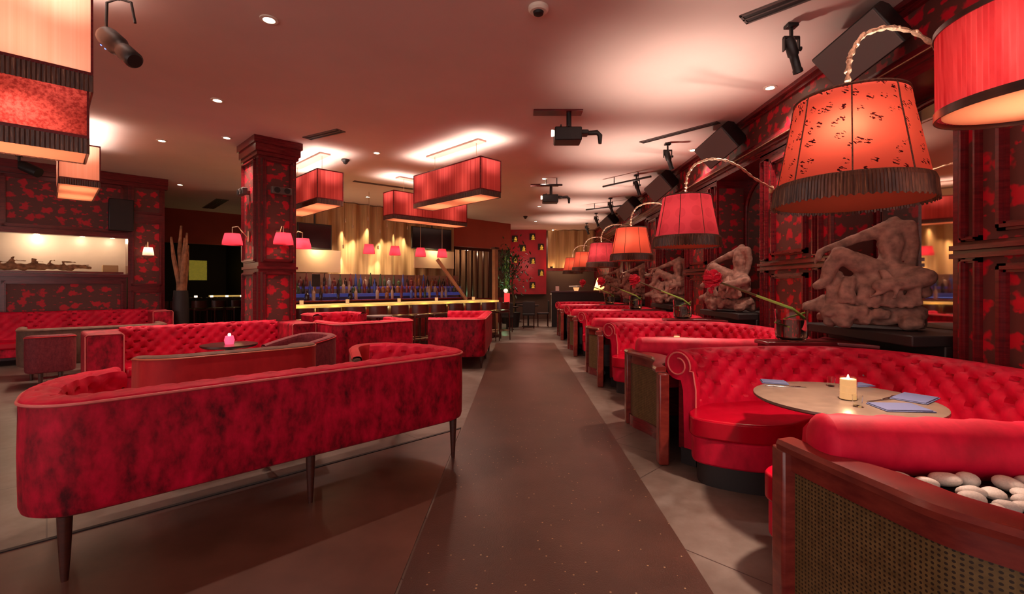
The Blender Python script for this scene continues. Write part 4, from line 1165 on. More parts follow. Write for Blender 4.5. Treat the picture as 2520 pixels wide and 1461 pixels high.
# second pose: bent forward over its knees
crouch = [[((.10, 0, .30), .13), ((.02, -.05, .44), .12), ((-.12, -.12, .52), .10), ((-.20, -.16, .58), .06)], [((-.14, -.14, .52), .05), ((-.10, -.25, .40), .04), ((-.22, -.30, .30), .035)],
    [((.10, -.06, .24), .11), ((-.14, -.22, .30), .09), ((-.30, -.26, .16), .06)], [((.16, .04, .24), .11), ((.28, -.15, .20), .09), ((.0, -.28, .16), .07)], [((-.20, -.17, .60), .07), ((-.22, -.19, .68), .06)],
    [((-.30, -.26, .14), .06), ((.0, -.30, .10), .07), ((.30, -.22, .10), .06)]]
crouch_me = None and clay(crouch, .014, .014, 'body', 7, boxes=((-.30, .34, -.26, .14, 0, .12),))
SL = ['headless stone figure seated at royal ease with one arm over a raised knee', 'seated stone figure turned sideways, behind the biggest red flower', 'seated stone figure in the third niche, under the pink shade', 'seated stone figure in the fourth niche', 'seated stone figure in the last niche']
for k in range(5):
    y = 4.22 + 2.83 * k
    th = R(-36) if k == 0 else R(-30)
    t = thing('stone_statue', SL[k], 'statue', (3.12 if k == 0 else 3.18, y, 1.022), th, 'weathered stone statues in the wall niches')
    if k == 1: t.rotation_euler = (0, 0, R(-68))
    b = obj('body', body_me, None, t); r = obj('rock', rock_me, None, t)

# ------------------------------------------------------------------ vases with one red flower
def vase(x, y, z, label, flabel, bl):
    t = thing('glass_vase', label, 'vase', (x, y, z), 0, 'round glass vases between the booths')
    prof = [(0, 0), (.10, 0), (.128, .03), (.135, .10), (.132, .20), (.138, .27), (.142, .285), (.136, .285), (.130, .27), (.124, .20), (.127, .10), (.12, .035), (.09, .012), (0, .012)]
    obj('glass', MB().lathe(prof, n=40), M['glass'], t)
    obj('water', MB().lathe([(0, .014), (.088, .014), (.118, .037), (.124, .10), (.121, .19), (0, .19)], n=32), glassmat('cloudy_water', (.85, .80, .72)), t)
    r = MB()
    r.tube([(.132, 0, .25), (.05, .13, .20), (-.13, .03, .16), (-.08, -.11, .13)], .008, 6)
    obj('leaf_strip', r, M['stemgreen'], t)
    f = thing('red_flower', flabel, 'flower', (x, y, z), 0, 'red flowers leaning out of the vases')
    top = Vector(bl)
    P = [Vector((.11, -.02, .20)), Vector((.0, -.01, .29)), top * .45 + Vector((0, 0, .16)), top * .8 + Vector((0, 0, .06)), top]
    obj('stem', MB().tube(P[:3], [.013, .013, .011], 8), M['stemgreen'], f)
    obj('upper_stem', MB().tube(P[2:], [.011, .010, .009], 8), M['stembrown'], f)
    m = MB(); random.seed(21)
    for q in range(46):
        d = Vector((random.gauss(0, 1), random.gauss(0, 1), random.gauss(0, .9))).normalized()
        s = len(m.v); c = top + d * random.uniform(.03, .075)
        m.ball((0, 0, 0), 1, .048, .035, .012, 5)
        m.xform(Matrix.Translation(c) @ d.to_track_quat('Z', 'Y').to_matrix().to_4x4() @ Matrix.Rotation(R(random.uniform(30, 80)), 4, 'X'), s)
    for q in range(5): m.ball(top + Vector((random.uniform(-.02, .02), random.uniform(-.02, .02), -.05 - q * .015)), .018, n=5)
    obj('blossom', m, M['petal'], f)
VS = ['glass vase on the divider behind the booth with the laid table', 'glass vase on the divider beyond the second booth', 'glass vase on the divider beyond the third booth', 'glass vase on the divider beyond the fourth booth']
FS = ['large red blossom on a long green stem, in the vase behind the laid booth', 'red blossom leaning from the second vase', 'red blossom leaning from the third vase', 'red blossom leaning from the farthest vase']
for k in range(4):
    y = 4.28 + 2.83 * k
    vase(2.48, y, .905, VS[k], FS[k], (-.74, -.05, .55 if k == 0 else .58))
for k in range(5):
    y = 1.445 + 2.83 * k
    d = thing('divider', ['dark wooden divider behind the planter nearest the camera', 'dark wooden divider under the vase with the biggest flower', 'dark wooden divider under the second vase', 'dark wooden divider under the third vase', 'dark wooden divider under the farthest vase'][k], 'divider', (0, y, 0), 0, 'wooden dividers between booth backs')
    obj('body', MB().prism([(2.22, -.09), (2.76, -.12), (3.0, -.35), (3.0, .35), (2.76, .12), (2.22, .09)], 0, .87), M['mahog'], d)
    obj('top', MB().prism([(2.20, -.12), (2.80, -.15), (3.01, -.36), (3.01, .36), (2.80, .15), (2.20, .12)], .87, .904), M['mahog'], d, .006)

# ------------------------------------------------------------------ on the laid table
ty = BC[0] - .10; tz = .7495
cd = thing('candle', 'glowing cream pillar candle with banded sides on the laid booth table', 'candle', (1.89, 2.70, tz))
M['candle'] = simple('glowing_wax', (.9, .6, .35), .5, emit=(1, .46, .18), es=.8)
obj('wax', MB().lathe([(0, .006), (.040, .006), (.040, .04), (.0385, .043), (.040, .046), (.040, .078), (.0385, .081), (.040, .084), (.040, .118), (.034, .118), (.031, .112), (0, .112)], n=32), M['candle'], cd)
obj('holder', MB().lathe([(.043, 0), (.044, .128), (.042, .128), (.041, .004), (0, .004), (0, 0)], n=32), M['glass'], cd)
obj('flame', MB().lathe([(0, .112), (.004, .118), (.006, .126), (.003, .138), (0, .145)], n=10), simple('candle_flame', (1, .8, .4), .5, emit=(1, .75, .35), es=25), cd)
light('POINT', (1.89, 2.70, tz + .17), 1.2, (1, .6, .3), .01)
def napkin(px, py, a, label, s=(.12, .085)):
    Y = F * (H - tz) / (py - CY); x = (px - CX) / F * Y
    t = thing('napkin', label, 'napkin', (x, Y, tz), R(a), 'folded blue-grey napkins')
    obj('lower_fold', MB().box(-s[0], s[0], -s[1], s[1], 0, .005), M['napkin'], t, .002)
    obj('upper_fold', MB().box(-s[0] + .004, s[0] - .012, -s[1] + .006, s[1] - .004, .005, .011), M['napkin'], t, .002)
napkin(2252, 981, 35, 'folded blue-grey napkin near the table edge, beside the fork')
napkin(2215, 1004, -5, 'folded blue-grey napkin half hidden by the nearer seat back')
napkin(2115, 948, 10, 'folded blue-grey napkin just behind the candle', (.07, .05))
napkin(1905, 941, -20, 'dark folded napkin on the far side of the table', (.08, .06))
def cutlery(px, py, a, kind, label):
    Y = F * (H - tz) / (py - CY); x = (px - CX) / F * Y
    t = thing(kind, label, kind, (x, Y, tz), R(a), 'table cutlery')
    obj('grip', MB().box(-.10, .02, -.005, .005, .001, .004), M['steel'], t, .001)
    if kind == 'knife': obj('blade', MB().prism([(.02, -.008), (.10, -.009), (.115, .004), (.02, .006)], .001, .003), M['steel'], t)
    else:
        obj('head', MB().prism([(.02, -.006), (.045, -.012), (.06, -.012), (.06, .012), (.045, .012), (.02, .006)], .001, .004), M['steel'], t)
        obj('tine', MB().box(.06, .095, -.012, -.008, .001, .003), M['steel'], t)
        for q in (-.002, .008): obj('tine', MB().box(.06, .095, q - .002, q + .002, .001, .003), M['steel'], t)
cutlery(2165, 985, 20, 'knife', 'steel knife beside the half hidden napkin')
cutlery(2190, 978, 30, 'fork', 'steel fork beside the napkin at the table edge')
cutlery(1945, 952, -12, 'fork', 'steel fork beside the dark napkin')
cutlery(1925, 950, -8, 'knife', 'steel knife next to the fork by the dark napkin')
def tumbler(px, py, label, h=.06, r=.025):
    Y = F * (H - tz) / (py - CY); x = (px - CX) / F * Y
    t = tag(obj('glass_tumbler', MB().lathe([(0, 0), (r * .8, 0), (r, h), (r * .93, h), (r * .74, .006), (0, .006)], n=24), M['glass']), label, 'glass', 'small glasses on the laid table'); t.location = (x, Y, tz)
tumbler(2110, 1000, 'sparkling little glass in front of the candle')
tumbler(2045, 950, 'small glass behind and beside the candle, with the dark napkin')
def booth_candle(k, label):
    c = thing('tealight', label, 'candle', (1.90, BC[k] - .05, tz), 0, 'tealights on the booth tables')
    obj('cup', MB().lathe([(0, 0), (.035, 0), (.04, .07), (.036, .07), (.032, .006), (0, .006)], n=20), M['glass'], c)
    obj('wax', MB().lathe([(0, .008), (.030, .008), (.033, .05), (0, .05)], n=20), M['candle'], c)
for k in (1, 2, 3): booth_candle(k, ['', 'tealight on the second booth table', 'tealight on the third booth table', 'tealight on the fourth booth table'][k])

# ------------------------------------------------------------------ lounge tables
def low_table(u, v, z, r, label, mat='tabletop', cat='table', square=None):
    t = thing('low_table', label, cat, uv(u, v), D45)
    if square:
        a, b = square
        obj('tabletop', MB().box(-a, a, -b, b, z - .04, z), M[mat], t, .006)
        lm = leg_mesh(z - .04, .022, .014)
        for sx in (-1, 1):
            for sy in (-1, 1):
                o = bpy.data.objects.new('leg', lm); C.objects.link(o); o.parent = t; o.location = (sx * (a - .05), sy * (b - .05), 0)
    else:
        obj('tabletop', MB().lathe([(0, z - .03), (r - .02, z - .03), (r, z - .015), (r, z), (0, z)], n=40), M[mat], t)
        obj('pedestal', MB().lathe([(.035, .02), (.03, z * .5), (.05, z - .03)], n=16), M['darkwood'], t)
        obj('base', MB().lathe([(0, 0), (r * .6, 0), (r * .6, .02), (.04, .035), (0, .035)], n=28), M['darkwood'], t)
    return t
M['greytop'] = simple('grey_table_top', (.16, .14, .14), .35, var=.15, vs=8)
low_table(1.25, 4.44, .44, .3, 'low dark wooden coffee table between the velvet sofa and the rust loveseat', 'darkwood', square=(.55, .19))
low_table(1.55, 6.45, .70, .3, 'dark round cocktail table carrying the pink candle', 'darkwood')
low_table(4.24, 7.80, .865, .24, 'grey round cocktail table behind the velvet sofa', 'greytop')
M['pinkwax'] = simple('pink_glow_candle', (.9, .12, .2), .4, emit=(1, .06, .14), es=1.4)
p = uv(1.55, 6.45)
c = thing('pink_candle', 'glowing pink votive candle on the round cocktail table', 'candle', (p.x, p.y, .70))
obj('cup', MB().lathe([(0, 0), (.045, 0), (.055, .05), (.042, .10), (0, .10)], n=24), M['pinkwax'], c)
obj('flame_glow', MB().ball((0, 0, .115), .018, n=7), simple('soft_flame', (1, .8, .7), .5, emit=(1, .6, .5), es=6), c)

# ------------------------------------------------------------------ the bar
M['bartop'] = simple('backlit_gold_onyx', (.55, .36, .12), .25, emit=(1, .62, .16), es=.42, var=.25, vs=5)
M['barfront'] = wood('bar_front_wood', (.05, .01, .008), (.09, .02, .012), .4)
bar = thing('bar_counter', 'long bar counter with glowing golden top in front of the bottles', 'bar counter', (0, 0, 0), D45)
obj('body', MB().box(3.0, 8.5, 9.42, 9.85, 0, .97), M['barfront'], bar, smooth=False)
obj('countertop', MB().box(2.95, 8.56, 9.28, 9.95, .97, 1.02), M['bartop'], bar, .006)
obj('foot_rail', MB().tube([(3.0, 9.30, .18), (8.5, 9.30, .18)], .02, 8), M['brass'], bar)
for i in range(7):
    q = obj('body_panel', MB().box(3.08 + .78 * i, 3.76 + .78 * i, 9.405, 9.42, .1, .9), M['mahog'], bar, .005)
for i in range(8):
    p = uv(3.4 + .70 * i, 9.2); light('POINT', (p.x, p.y, .93), 1.5, (1, .65, .2), .02)
# candles and small things on the counter
for i, px in enumerate((742, 855, 982, 1074, 1165)):
    rr = (CX - px) / F; u = 9.6 * (1 - rr) / (1 + rr); p = uv(u, 9.6)
    c = thing('bar_candle', ['bar candle next to the column', 'second bar candle from the column', 'third bar candle from the column', 'fourth bar candle from the column', 'bar candle at the far end of the counter'][i], 'candle', (p.x, p.y, 1.02), 0, 'candles on the bar counter')
    obj('glass', MB().lathe([(0, 0), (.04, 0), (.045, .11), (.04, .11), (.036, .006), (0, .006)], n=20), M['glass'], c)
    obj('wax', MB().lathe([(0, .008), (.034, .008), (.038, .09), (0, .09)], n=20), M['candle'], c)
# stools
def stool_proto():
    t = thing('bar_stool', 'dark bar stool with low curved back', 'bar stool', (0, 0, 0), 0)
    obj('seat', MB().box(-.19, .19, -.19, .19, .70, .78), M['darkwood'], t, .03, seg=3)
    arc = [(.21 * math.sin(a), -.02 - .18 * math.cos(a)) for a in [R(-65) + R(130) * i / 12 for i in range(13)]]
    fr = frames([Vector((x, y, 0)) for x, y in arc])
    obj('backrest', loft_profile(fr, [(.0, .80), (.0, .985), (.035, .985), (.035, .80)], closed=True, caps=True), M['darkwood'], t)
    for x in (-.17, .17):
        for y in (-.16, .16): obj('leg', MB().tube([(x * 1.1, y * 1.1, 0), (x, y, .71)], [.014, .02], 8), M['darkwood'], t)
    obj('footrest', MB().tube([(-.18, -.17, .25), (.18, -.17, .25), (.18, .17, .25), (-.18, .17, .25)], .010, 6, closed=True), M['brass'], t)
    return t
st = stool_proto()
n = 11
for i in range(n):
    u = 3.32 + .50 * i
    lab = 'dark wooden bar stool, number %s from the column along the golden counter' % ['one', 'two', 'three', 'four', 'five', 'six', 'seven', 'eight', 'nine', 'ten', 'eleven'][i]
    p = uv(u, 8.98)
    if i == 0: o = st; st.location = p; st.rotation_euler = (0, 0, D45); st['label'] = lab; st['group'] = 'stools along the bar counter'
    else: copy_tree(st, p, D45, lab, 'stools along the bar counter')

# back bar with lit shelves and bottles
bb = thing('back_bar', 'stepped back bar with blue-lit bottle shelves under the golden curtain', 'back bar', (0, 0, 0), D45)
obj('cabinet', MB().box(3.3, 9.5, 11.6, 12.2, 0, 1.0), M['barfront'], bb, smooth=False)
obj('worktop', MB().box(3.28, 9.52, 11.55, 12.25, 1.0, 1.04), M['mahog2'], bb, .004)
obj('shelf', MB().box(4.0, 9.4, 11.85, 12.2, 1.12, 1.20), simple('frosted_blue_shelf', (.05, .05, .14), .3, emit=(.12, .2, 1), es=.10), bb, .004)
obj('shelf', MB().box(4.0, 9.4, 12.02, 12.2, 1.32, 1.38), simple('frosted_violet_shelf', (.08, .05, .14), .3, emit=(.25, .18, 1), es=.08), bb, .004)
obj('rear_panel', MB().box(3.9, 9.5, 12.26, 12.30, 1.0, 1.72), simple('brown_bar_panel', (.22, .11, .075), .4), bb, smooth=False)
light('AREA', uv(6.7, 11.95, 1.085), 12, (.2, .3, 1), size=5, sy=.12, rot=(R(180), 0, D45 ))
def bottle(kind, mat):
    m = MB()
    P = {'round': [(0, 0), (.038, 0), (.04, .01), (.04, .17), (.03, .20), (.014, .23), (.013, .30), (.015, .30), (.015, .315), (0, .315)],
         'tall': [(0, 0), (.034, 0), (.036, .01), (.036, .20), (.015, .26), (.013, .34), (0, .345)],
         'squat': [(0, 0), (.052, 0), (.055, .02), (.055, .11), (.045, .15), (.016, .17), (.016, .22), (.02, .23), (0, .235)]}[kind]
    return m.lathe(P, n=14).mesh('bottle', mat)
bc = [simple('amber_bottle', (.22, .08, .03), .1), simple('clear_bottle', (.28, .25, .27), .08), simple('green_bottle', (.05, .08, .04), .1), simple('blue_bottle', (.05, .08, .30), .1), simple('dark_bottle', (.03, .015, .015), .1), simple('red_bottle', (.16, .03, .03), .1), simple('pale_bottle', (.40, .26, .18), .15)]
cn = ['amber', 'clear', 'green', 'blue', 'near-black', 'dark red', 'pale straw']
kn = {'round': 'round-shouldered', 'tall': 'tall slim', 'squat': 'squat'}
protos = {(k, i): bottle(k, bc[i]) for k in kn for i in range(len(bc))}
random.seed(77)
for (v, z, rn, un) in ((11.72, 1.04, 34, 'the front worktop of the back bar'), (11.925, 1.20, 36, 'the lower blue-lit shelf'), (12.11, 1.38, 36, 'the upper blue-lit shelf')):
    for i in range(rn):
        if v == 11.72 and random.random() < .35: continue
        k = random.choice(list(kn)); c = random.randrange(len(bc)); u = 4.1 + (9.3 - 4.1) * (i + .5) / rn + random.uniform(-.02, .02)
        o = bpy.data.objects.new('bottle', protos[(k, c)]); C.objects.link(o); o.location = uv(u, v, z + .003); s = random.uniform(.92, 1.12); o.scale = (s, s, s)
        tag(o, f'{kn[k]} {cn[c]} bottle standing on {un}', 'bottle', f'{kn[k]} {cn[c]} bottles on {un}')

# golden curtain; small spotlights are added to throw glowing drops on it
def curtain(name, label, u0, u1, v, z0, z1, mat, amp=.07, k=7.5, rz=D45):
    n = int((u1 - u0) * 50); rows = []
    for z in (z1, (z0 + z1) / 2, z0):
        rows.append([(u0 + (u1-u0)*i/n, v + amp * math.sin(i/n*(u1-u0)*k*2) * (1 + .3*math.sin(i*.13)) + (.02 if z == z0 else 0), z) for i in range(n + 1)])
    rows2 = [[(x, y + .012, z) for x, y, z in r] for r in rows][::-1]
    o = obj(name, MB().grid(rows + rows2, cv=True), M[mat]); o.rotation_euler = (0, 0, rz)
    tag(o, label, 'curtain'); return o
curtain('curtain', 'tall pleated golden curtain lit behind the bar', 4.3, 9.66, 12.76, 1.5, ZC - .02, 'curtain', .06, 8)
GL = [(752, 590), (775, 605), (788, 570), (815, 555), (850, 575), (868, 590), (905, 570), (935, 600), (953, 585), (983, 575), (1003, 590), (845, 640), (930, 640)]
for i, (px, py) in enumerate(GL):
    rr = (CX - px) / F; v = 12.58; u = v * (1 - rr) / (1 + rr); p = uv(u, v); z = H - (py - CY) / F * p.y
    if u < 5.45: continue
    t = thing('added_curtain_spot', 'tiny brass spotlight added to throw a glow on the golden curtain', 'spotlight', (p.x, p.y, z), 0, 'spotlights added for the glow of the golden curtain')
    obj('can', MB().lathe([(0, .42), (.022, .42), (.022, .32), (.018, .32), (0, .36)], n=14), M['brass'], t)
    obj('cord', MB().tube([(0, 0, .42), (0, 0, ZC - z)], .005, 5), M['brass'], t)
    light('SPOT', (p.x, p.y, z + .31), 150, (1, .72, .42), .012, spot=62, blend=.9)
def tv(u0, u1, z0, z1, label):
    t = thing('wall_television', label, 'television', uv((u0 + u1) / 2, 12.44), D45, 'switched-off televisions behind the bar')
    h = (u1 - u0) / 2
    obj('casing', MB().box(-h, h, -.03, .04, z0, z1), M['blackplastic'], t, .01)
    obj('screen', MB().box(-h + .03, h - .03, -.036, -.028, z0 + .03, z1 - .03), simple('dark_screen', (.008, .004, .006), .15), t, smooth=False)
    obj('mounting_pole', MB().tube([(0, .0, z1), (0, 0, ZC)], .025, 8), M['blackplastic'], t)
tv(4.50, 5.38, 2.36, 3.02, 'switched-off television beside the column, over the bar')
tv(7.85, 9.34, 2.54, 3.22, 'switched-off television at the far end of the golden curtain')
t = tag(obj('menu_screen', MB().box(4.44, 4.62, 11.3, 11.34, 1.38, 1.68), M['blackplastic'], None, .006), 'small black screen on a stand beside the column, under the television', 'screen'); t.rotation_euler = (0, 0, D45)
# lit tan panel under each television
for (u0, u1, z0, z1, l) in ((4.35, 5.6, 1.75, 2.34, 'pale lit panel under the television beside the column'), (7.9, 9.4, 1.95, 2.5, 'pale lit panel under the farther television')):
    o = tag(obj('wall_panel', MB().box(u0, u1, 12.36, 12.40, z0, z1), simple('pale_panel', (.62, .44, .28), .5), None, .004), l, 'wall panel'); o.rotation_euler = (0, 0, D45)
    p = uv((u0 + u1) / 2, 12.1); light('POINT', (p.x, p.y, z1 - .02), 14, (1, .72, .4), .04)
# ladder-like slanting rail and slatted screen at the end of the bar
t = thing('wooden_post', 'tall slim wooden post at the far end of the bar counter', 'post', uv(8.66, 9.55), D45)
obj('shaft', MB().box(-.06, .06, -.06, .06, 0, 2.40), M['mahog2'] if 0 else simple('tan_post_wood', (.30, .15, .075), .4, var=.2, vs=6), t, .008)
obj('foot', MB().box(-.10, .10, -.10, .10, 0, .08), M['darkwood'], t, .006)
obj('cap', MB().box(-.085, .085, -.085, .085, 2.40, 2.45), M['darkwood'], t, .006)
t = thing('slatted_screen', 'dark slatted screen in the nook beside the bar, under the brick red fascia', 'screen', (0, 0, 0), D45)
for i in range(10):
    obj('slat', MB().box(9.86 + .27 * i, 9.90 + .27 * i, 13.3, 13.36, .9, 2.75), M['darkwood'], t, smooth=False)
obj('top_rail', MB().box(9.75, 12.45, 13.28, 13.38, 2.68, 2.78), M['darkwood'], t, smooth=False)
obj('lower_panel', MB().box(9.75, 12.45, 13.28, 13.38, 0, .95), M['mahog'], t, smooth=False)
curtain('curtain', 'brown striped drape hanging behind the slatted screen', 9.75, 12.45, 14.2, 0, 3.0, 'curtain2', .05, 9)
o = tag(obj('bar_flap', MB().box(-.04, .04, -.03, .03, 0, 1.5), simple('peach_wood', (.55, .28, .15), .4)), 'slanting pale wooden arm rising behind the end of the bar counter', 'wooden arm'); o.location = uv(8.5, 10.6, 1.0); o.rotation_euler = (0, R(-42), R(45))
for v_ in (12.0,):
    p = uv(11.0, 13.7); light('POINT', (p.x, p.y, 2.6), 22, (1, .62, .38), .05)

# ------------------------------------------------------------------ kitchen hatch
hl = thing('hatch_ledge', 'pale stone ledge of the kitchen hatch', 'ledge', (0, 0, 0), D45)
obj('top', MB().box(-2.3, 1.18, VL - .02, VL + .5, 1.642, 1.68), M['white'], hl, .005)
obj('front_edge', MB().box(-2.2, 1.15, VL - .04, VL - .02, 1.65, 1.69), M['mahog2'], hl)
random.seed(9); dr = []
for i in range(11):
    x = -.9 + i * .135; dr.append([((x, VL + .20, 1.775 + random.uniform(-.02, .04)), .07 - .003 * i), ((x + .18, VL + .18, 1.75 + random.uniform(-.02, .03)), .06 - .003 * i)])
for i in range(12):
    x = -.85 + i * .11 + random.uniform(-.04, .04); hh = random.uniform(.03, .20) * (1 - i / 18); dr.append([((x, VL + .2, 1.80), .03), ((x + random.uniform(-.05, .12), VL + .16, 1.80 + hh), .016), ((x + random.uniform(.05, .25), VL + .14, 1.80 + hh * .9), .008)])
dm_ = clay(dr, .012, .014, 'driftwood', 3); dm_.materials.clear(); dm_.materials.append(simple('driftwood_brown', (.30, .15, .07), .8, var=.5, vs=14, bump=.5))
o = tag(obj('driftwood', dm_, None), 'long gnarled piece of driftwood lying on the kitchen hatch ledge', 'driftwood'); o.rotation_euler = (0, 0, D45)
for i, (u, w) in enumerate(((-.15, 20), (.55, 7), (1.05, 6))):
    p = uv(u, VL + 1.0); 
    t = thing('kitchen_lamp', ['bright kitchen lamp behind the driftwood', 'kitchen lamp in the middle of the hatch', 'kitchen lamp at the hatch end beside the pilaster'][i], 'lamp', (p.x, p.y, 0), 0, 'lamps inside the kitchen')
    obj('lampshade', MB().lathe([(.10, 2.50), (.05, 2.62), (.0, 2.63)], n=20), M['white'], t)
    obj('bulb', MB().ball((0, 0, 2.50), .035, n=7), M['bulb'], t)
    obj('cord', MB().tube([(0, 0, 2.62), (0, 0, ZC)], .006, 5), M['dark'], t)
    light('POINT', (p.x, p.y, 2.42), w, (1, .78, .50), .05)
o = tag(obj('cutting_box', MB().box(.86, 1.12, VL + .60, VL + .9, 1.45, 1.85), simple('tan_box', (.55, .34, .18), .6), None, .01), 'tan box at the end of the kitchen hatch', 'box'); o.rotation_euler = (0, 0, D45)
t = thing('wall_loudspeaker', 'flat black loudspeaker on the damask wall beside the blush wall lamp', 'loudspeaker', uv(1.10, VL - .13), D45)
obj('cabinet', MB().box(-.20, .20, -.13, .11, 2.55, 3.20), M['blackplastic'], t, .012)
obj('grille', MB().box(-.185, .185, -.14, -.128, 2.57, 3.18), M['dark'], t)
t = thing('corner_spotlight', 'black spotlight under the ceiling above the kitchen hatch', 'spotlight', uv(-.35, 12.3), D45)
obj('mount', MB().box(-.05, .05, -.05, .05, ZC - .03, ZC), M['blackplastic'], t)
obj('barrel', MB().tube([(0, 0, ZC - .03), (0, 0, ZC - .12), (.05, -.05, ZC - .2), (.25, -.2, ZC - .32)], [.02, .02, .09, .09], 14), M['blackplastic'], t)

# ------------------------------------------------------------------ branch vase beside the doorway
t = thing('branch_vase', 'tall dark floor vase holding bare peeling trunks beside the doorway', 'vase', uv(2.04, 12.3), 0)
obj('pot', MB().lathe([(0, 0), (.12, 0), (.15, .5), (.15, 1.0), (.13, 1.3), (.11, 1.3), (.11, 1.2), (0, 1.2)], n=28), M['dark'], t)
random.seed(31)
for i in range(6):
    a = random.uniform(0, 6.28); d = random.uniform(.08, .26); h = random.uniform(2.2, 2.8)
    P = [(0.05 * math.cos(a), .05 * math.sin(a), .9)] + [(d * f * math.cos(a) + random.uniform(-.03, .03), d * f * math.sin(a), .9 + (h - .9) * f) for f in (.35, .7, 1)]
    obj('branch', MB().tube(P, [.055, .05, .04, .02], 8), simple('peeling_bark', (.30, .14, .07), .8, var=.5, vs=9) if 'peeling_bark' not in bpy.data.materials else bpy.data.materials['peeling_bark'], t)

# ------------------------------------------------------------------ room beyond the doorway left of the column
t = thing('window_glow_panel', 'yellow-green glowing sheet standing in for a window of the dark doorway room', 'window', (0, 0, 0), D45)
obj('frame', MB().box(3.48, 4.12, 19.90, 19.96, 1.55, 2.35), M['dark'], t)
obj('glow_sheet', MB().box(3.53, 4.07, 19.88, 19.905, 1.60, 2.30), simple('window_glow_sheet', (.35, .30, .04), .5, emit=(.75, .55, .06), es=.16, var=.8, vs=9), t)  # emissive sheet stands in for the glow of a window
t = thing('dining_counter', 'lit counter in the dark room past the doorway', 'counter', (0, 0, 0), D45)
obj('top', MB().box(3.6, 4.66, 16.9, 17.35, 1.06, 1.10), M['bartop'], t)
obj('body', MB().box(3.65, 4.62, 16.95, 17.3, 0, 1.06), M['dark'], t)
random.seed(13)
for i in range(6):
    u = 2.08 + i * .44
    copy_tree(st, uv(u, 15.6), D45 + R(10 * i), ['dark chair in the doorway room, next to the branch vase', 'second dark chair in the doorway room', 'third dark chair in the doorway room', 'fourth dark chair in the doorway room', 'fifth dark chair in the doorway room', 'dark chair in the doorway room, next to the column'][i], 'dark chairs past the doorway')
for i in range(5):
    p = uv(2.7 + .4 * i, 16.5)
    c = thing('distant_tealight', 'tiny tealight glowing in the dark doorway room', 'tealight', (p.x, p.y, 1.06), 0, 'tealights in the doorway room')
    obj('wax', MB().lathe([(0, 0), (.04, 0), (.04, .05), (0, .05)], n=12), simple('tealight_glow', (1, .7, .4), .4, emit=(1, .7, .4), es=4) if 'tealight_glow' not in bpy.data.materials else bpy.data.materials['tealight_glow'], c)
    obj('stand', MB().lathe([(0, -1.06), (.14, -1.06), (.14, -1.04), (.02, -1.02), (.02, -.03), (.16, -.03), (.16, 0), (0, 0)], n=20), M['darkwood'], c)
p = uv(4.3, 17.0); light('POINT', (p.x, p.y, 1.9), 4, (1, .7, .3), .1)

# ------------------------------------------------------------------ the far end of the aisle
for i, (px, py) in enumerate(((1310, 584), (1331, 609), (1310, 643), (1331, 672), (1310, 703), (1287, 612), (1267, 589), (1267, 640))):
    z = H - (py - CY) / F * 19.74; x = (px - CX) / F * 19.74
    t = thing('gilt_niche', 'small dark square niche with a gilt figure on the crimson wall', 'niche', (x, 19.74, z), 0, 'gilt niches in the crimson wall')
    obj('recess', MB().box(-.12, .12, -.03, .01, -.10, .16), M['dark'], t)
    obj('gilt_figure', MB().lathe([(0, -.10), (.08, -.10), (.05, -.04), (.07, .01), (.03, .05), (.04, .08), (0, .11)], .03, -.05, 12), M['gold'], t)
curtain('curtain', 'tan curtain with small uplights at the far end of the aisle', 1.25, 3.6, 19.8, 2.15, ZC - .02, 'curtain', .06, 8, 0)
t = thing('valance_shelf', 'brown shelf with uplights below the far tan curtain', 'shelf', (0, 0, 0))
obj('board', MB().box(1.2, 3.7, 19.2, 19.65, 2.0, 2.12), M['mahog2'], t)
for i, px in enumerate((1357, 1392, 1415)):
    x = (px - CX) / F * 19.5
    obj('uplight', MB().lathe([(0, 0), (.05, 0), (.06, .08), (0, .08)], x, 19.45, 12).xform(Matrix.Translation((0, 0, 2.12))), M['bulb'] if 0 else M['blackplastic'], t)
    light('POINT', (x, 19.62, 2.20), 4, (1, .62, .30), .04)
# ornamental tree
t = thing('potted_tree', 'dark leafy ornamental tree in front of the crimson wall', 'plant', ((1262 - CX) / F * 16.0, 16.0, 0), 0)
obj('pot', MB().lathe([(0, 0), (.2, 0), (.27, .5), (.24, .5), (0, .45)], n=24), M['dark'], t)
obj('trunk', MB().tube([(0, 0, .4), (.05, 0, .9), (-.04, .03, 1.4), (.04, 0, 1.9)], [.04, .035, .03, .02], 8), M['stembrown'], t)
random.seed(41); m = MB()
for i in range(420):
    d = Vector((random.gauss(0, .24), random.gauss(0, .24), random.gauss(0, .42))); c = Vector((0, 0, 2.0)) + d
    s = len(m.v); m.v += [(-.03, 0, 0), (0, .09, .01), (.03, 0, 0), (0, -.09, -.01)]; m.f.append((s, s+1, s+2, s+3))
    m.xform(Matrix.Translation(c) @ Matrix.Rotation(random.uniform(0, 6.3), 4, 'Z') @ Matrix.Rotation(random.uniform(-1, 1), 4, 'X'), s)
obj('foliage', m, M['leafdark'], t, smooth=False)
t = thing('green_plant', 'tall green bamboo plant at the edge of the crimson wall', 'plant', ((1246 - CX) / F * 17.5, 17.5, 0), 0)
obj('pot', MB().lathe([(0, 0), (.15, 0), (.2, .4), (0, .4)], n=20), M['dark'], t)
m = MB()
for i in range(300):
    c = Vector((random.gauss(0, .12), random.gauss(0, .12), random.uniform(1.3, 2.7))); s = len(m.v)
    m.v += [(-.02, 0, 0), (0, .09, .01), (.02, 0, 0), (0, -.09, -.01)]; m.f.append((s, s+1, s+2, s+3))
    m.xform(Matrix.Translation(c) @ Matrix.Rotation(random.uniform(0, 6.3), 4, 'Z') @ Matrix.Rotation(random.uniform(-1.2, 1.2), 4, 'X'), s)
obj('foliage', m, simple('green_leaf', (.06, .17, .05), .6, var=.4, vs=7), t, smooth=False)
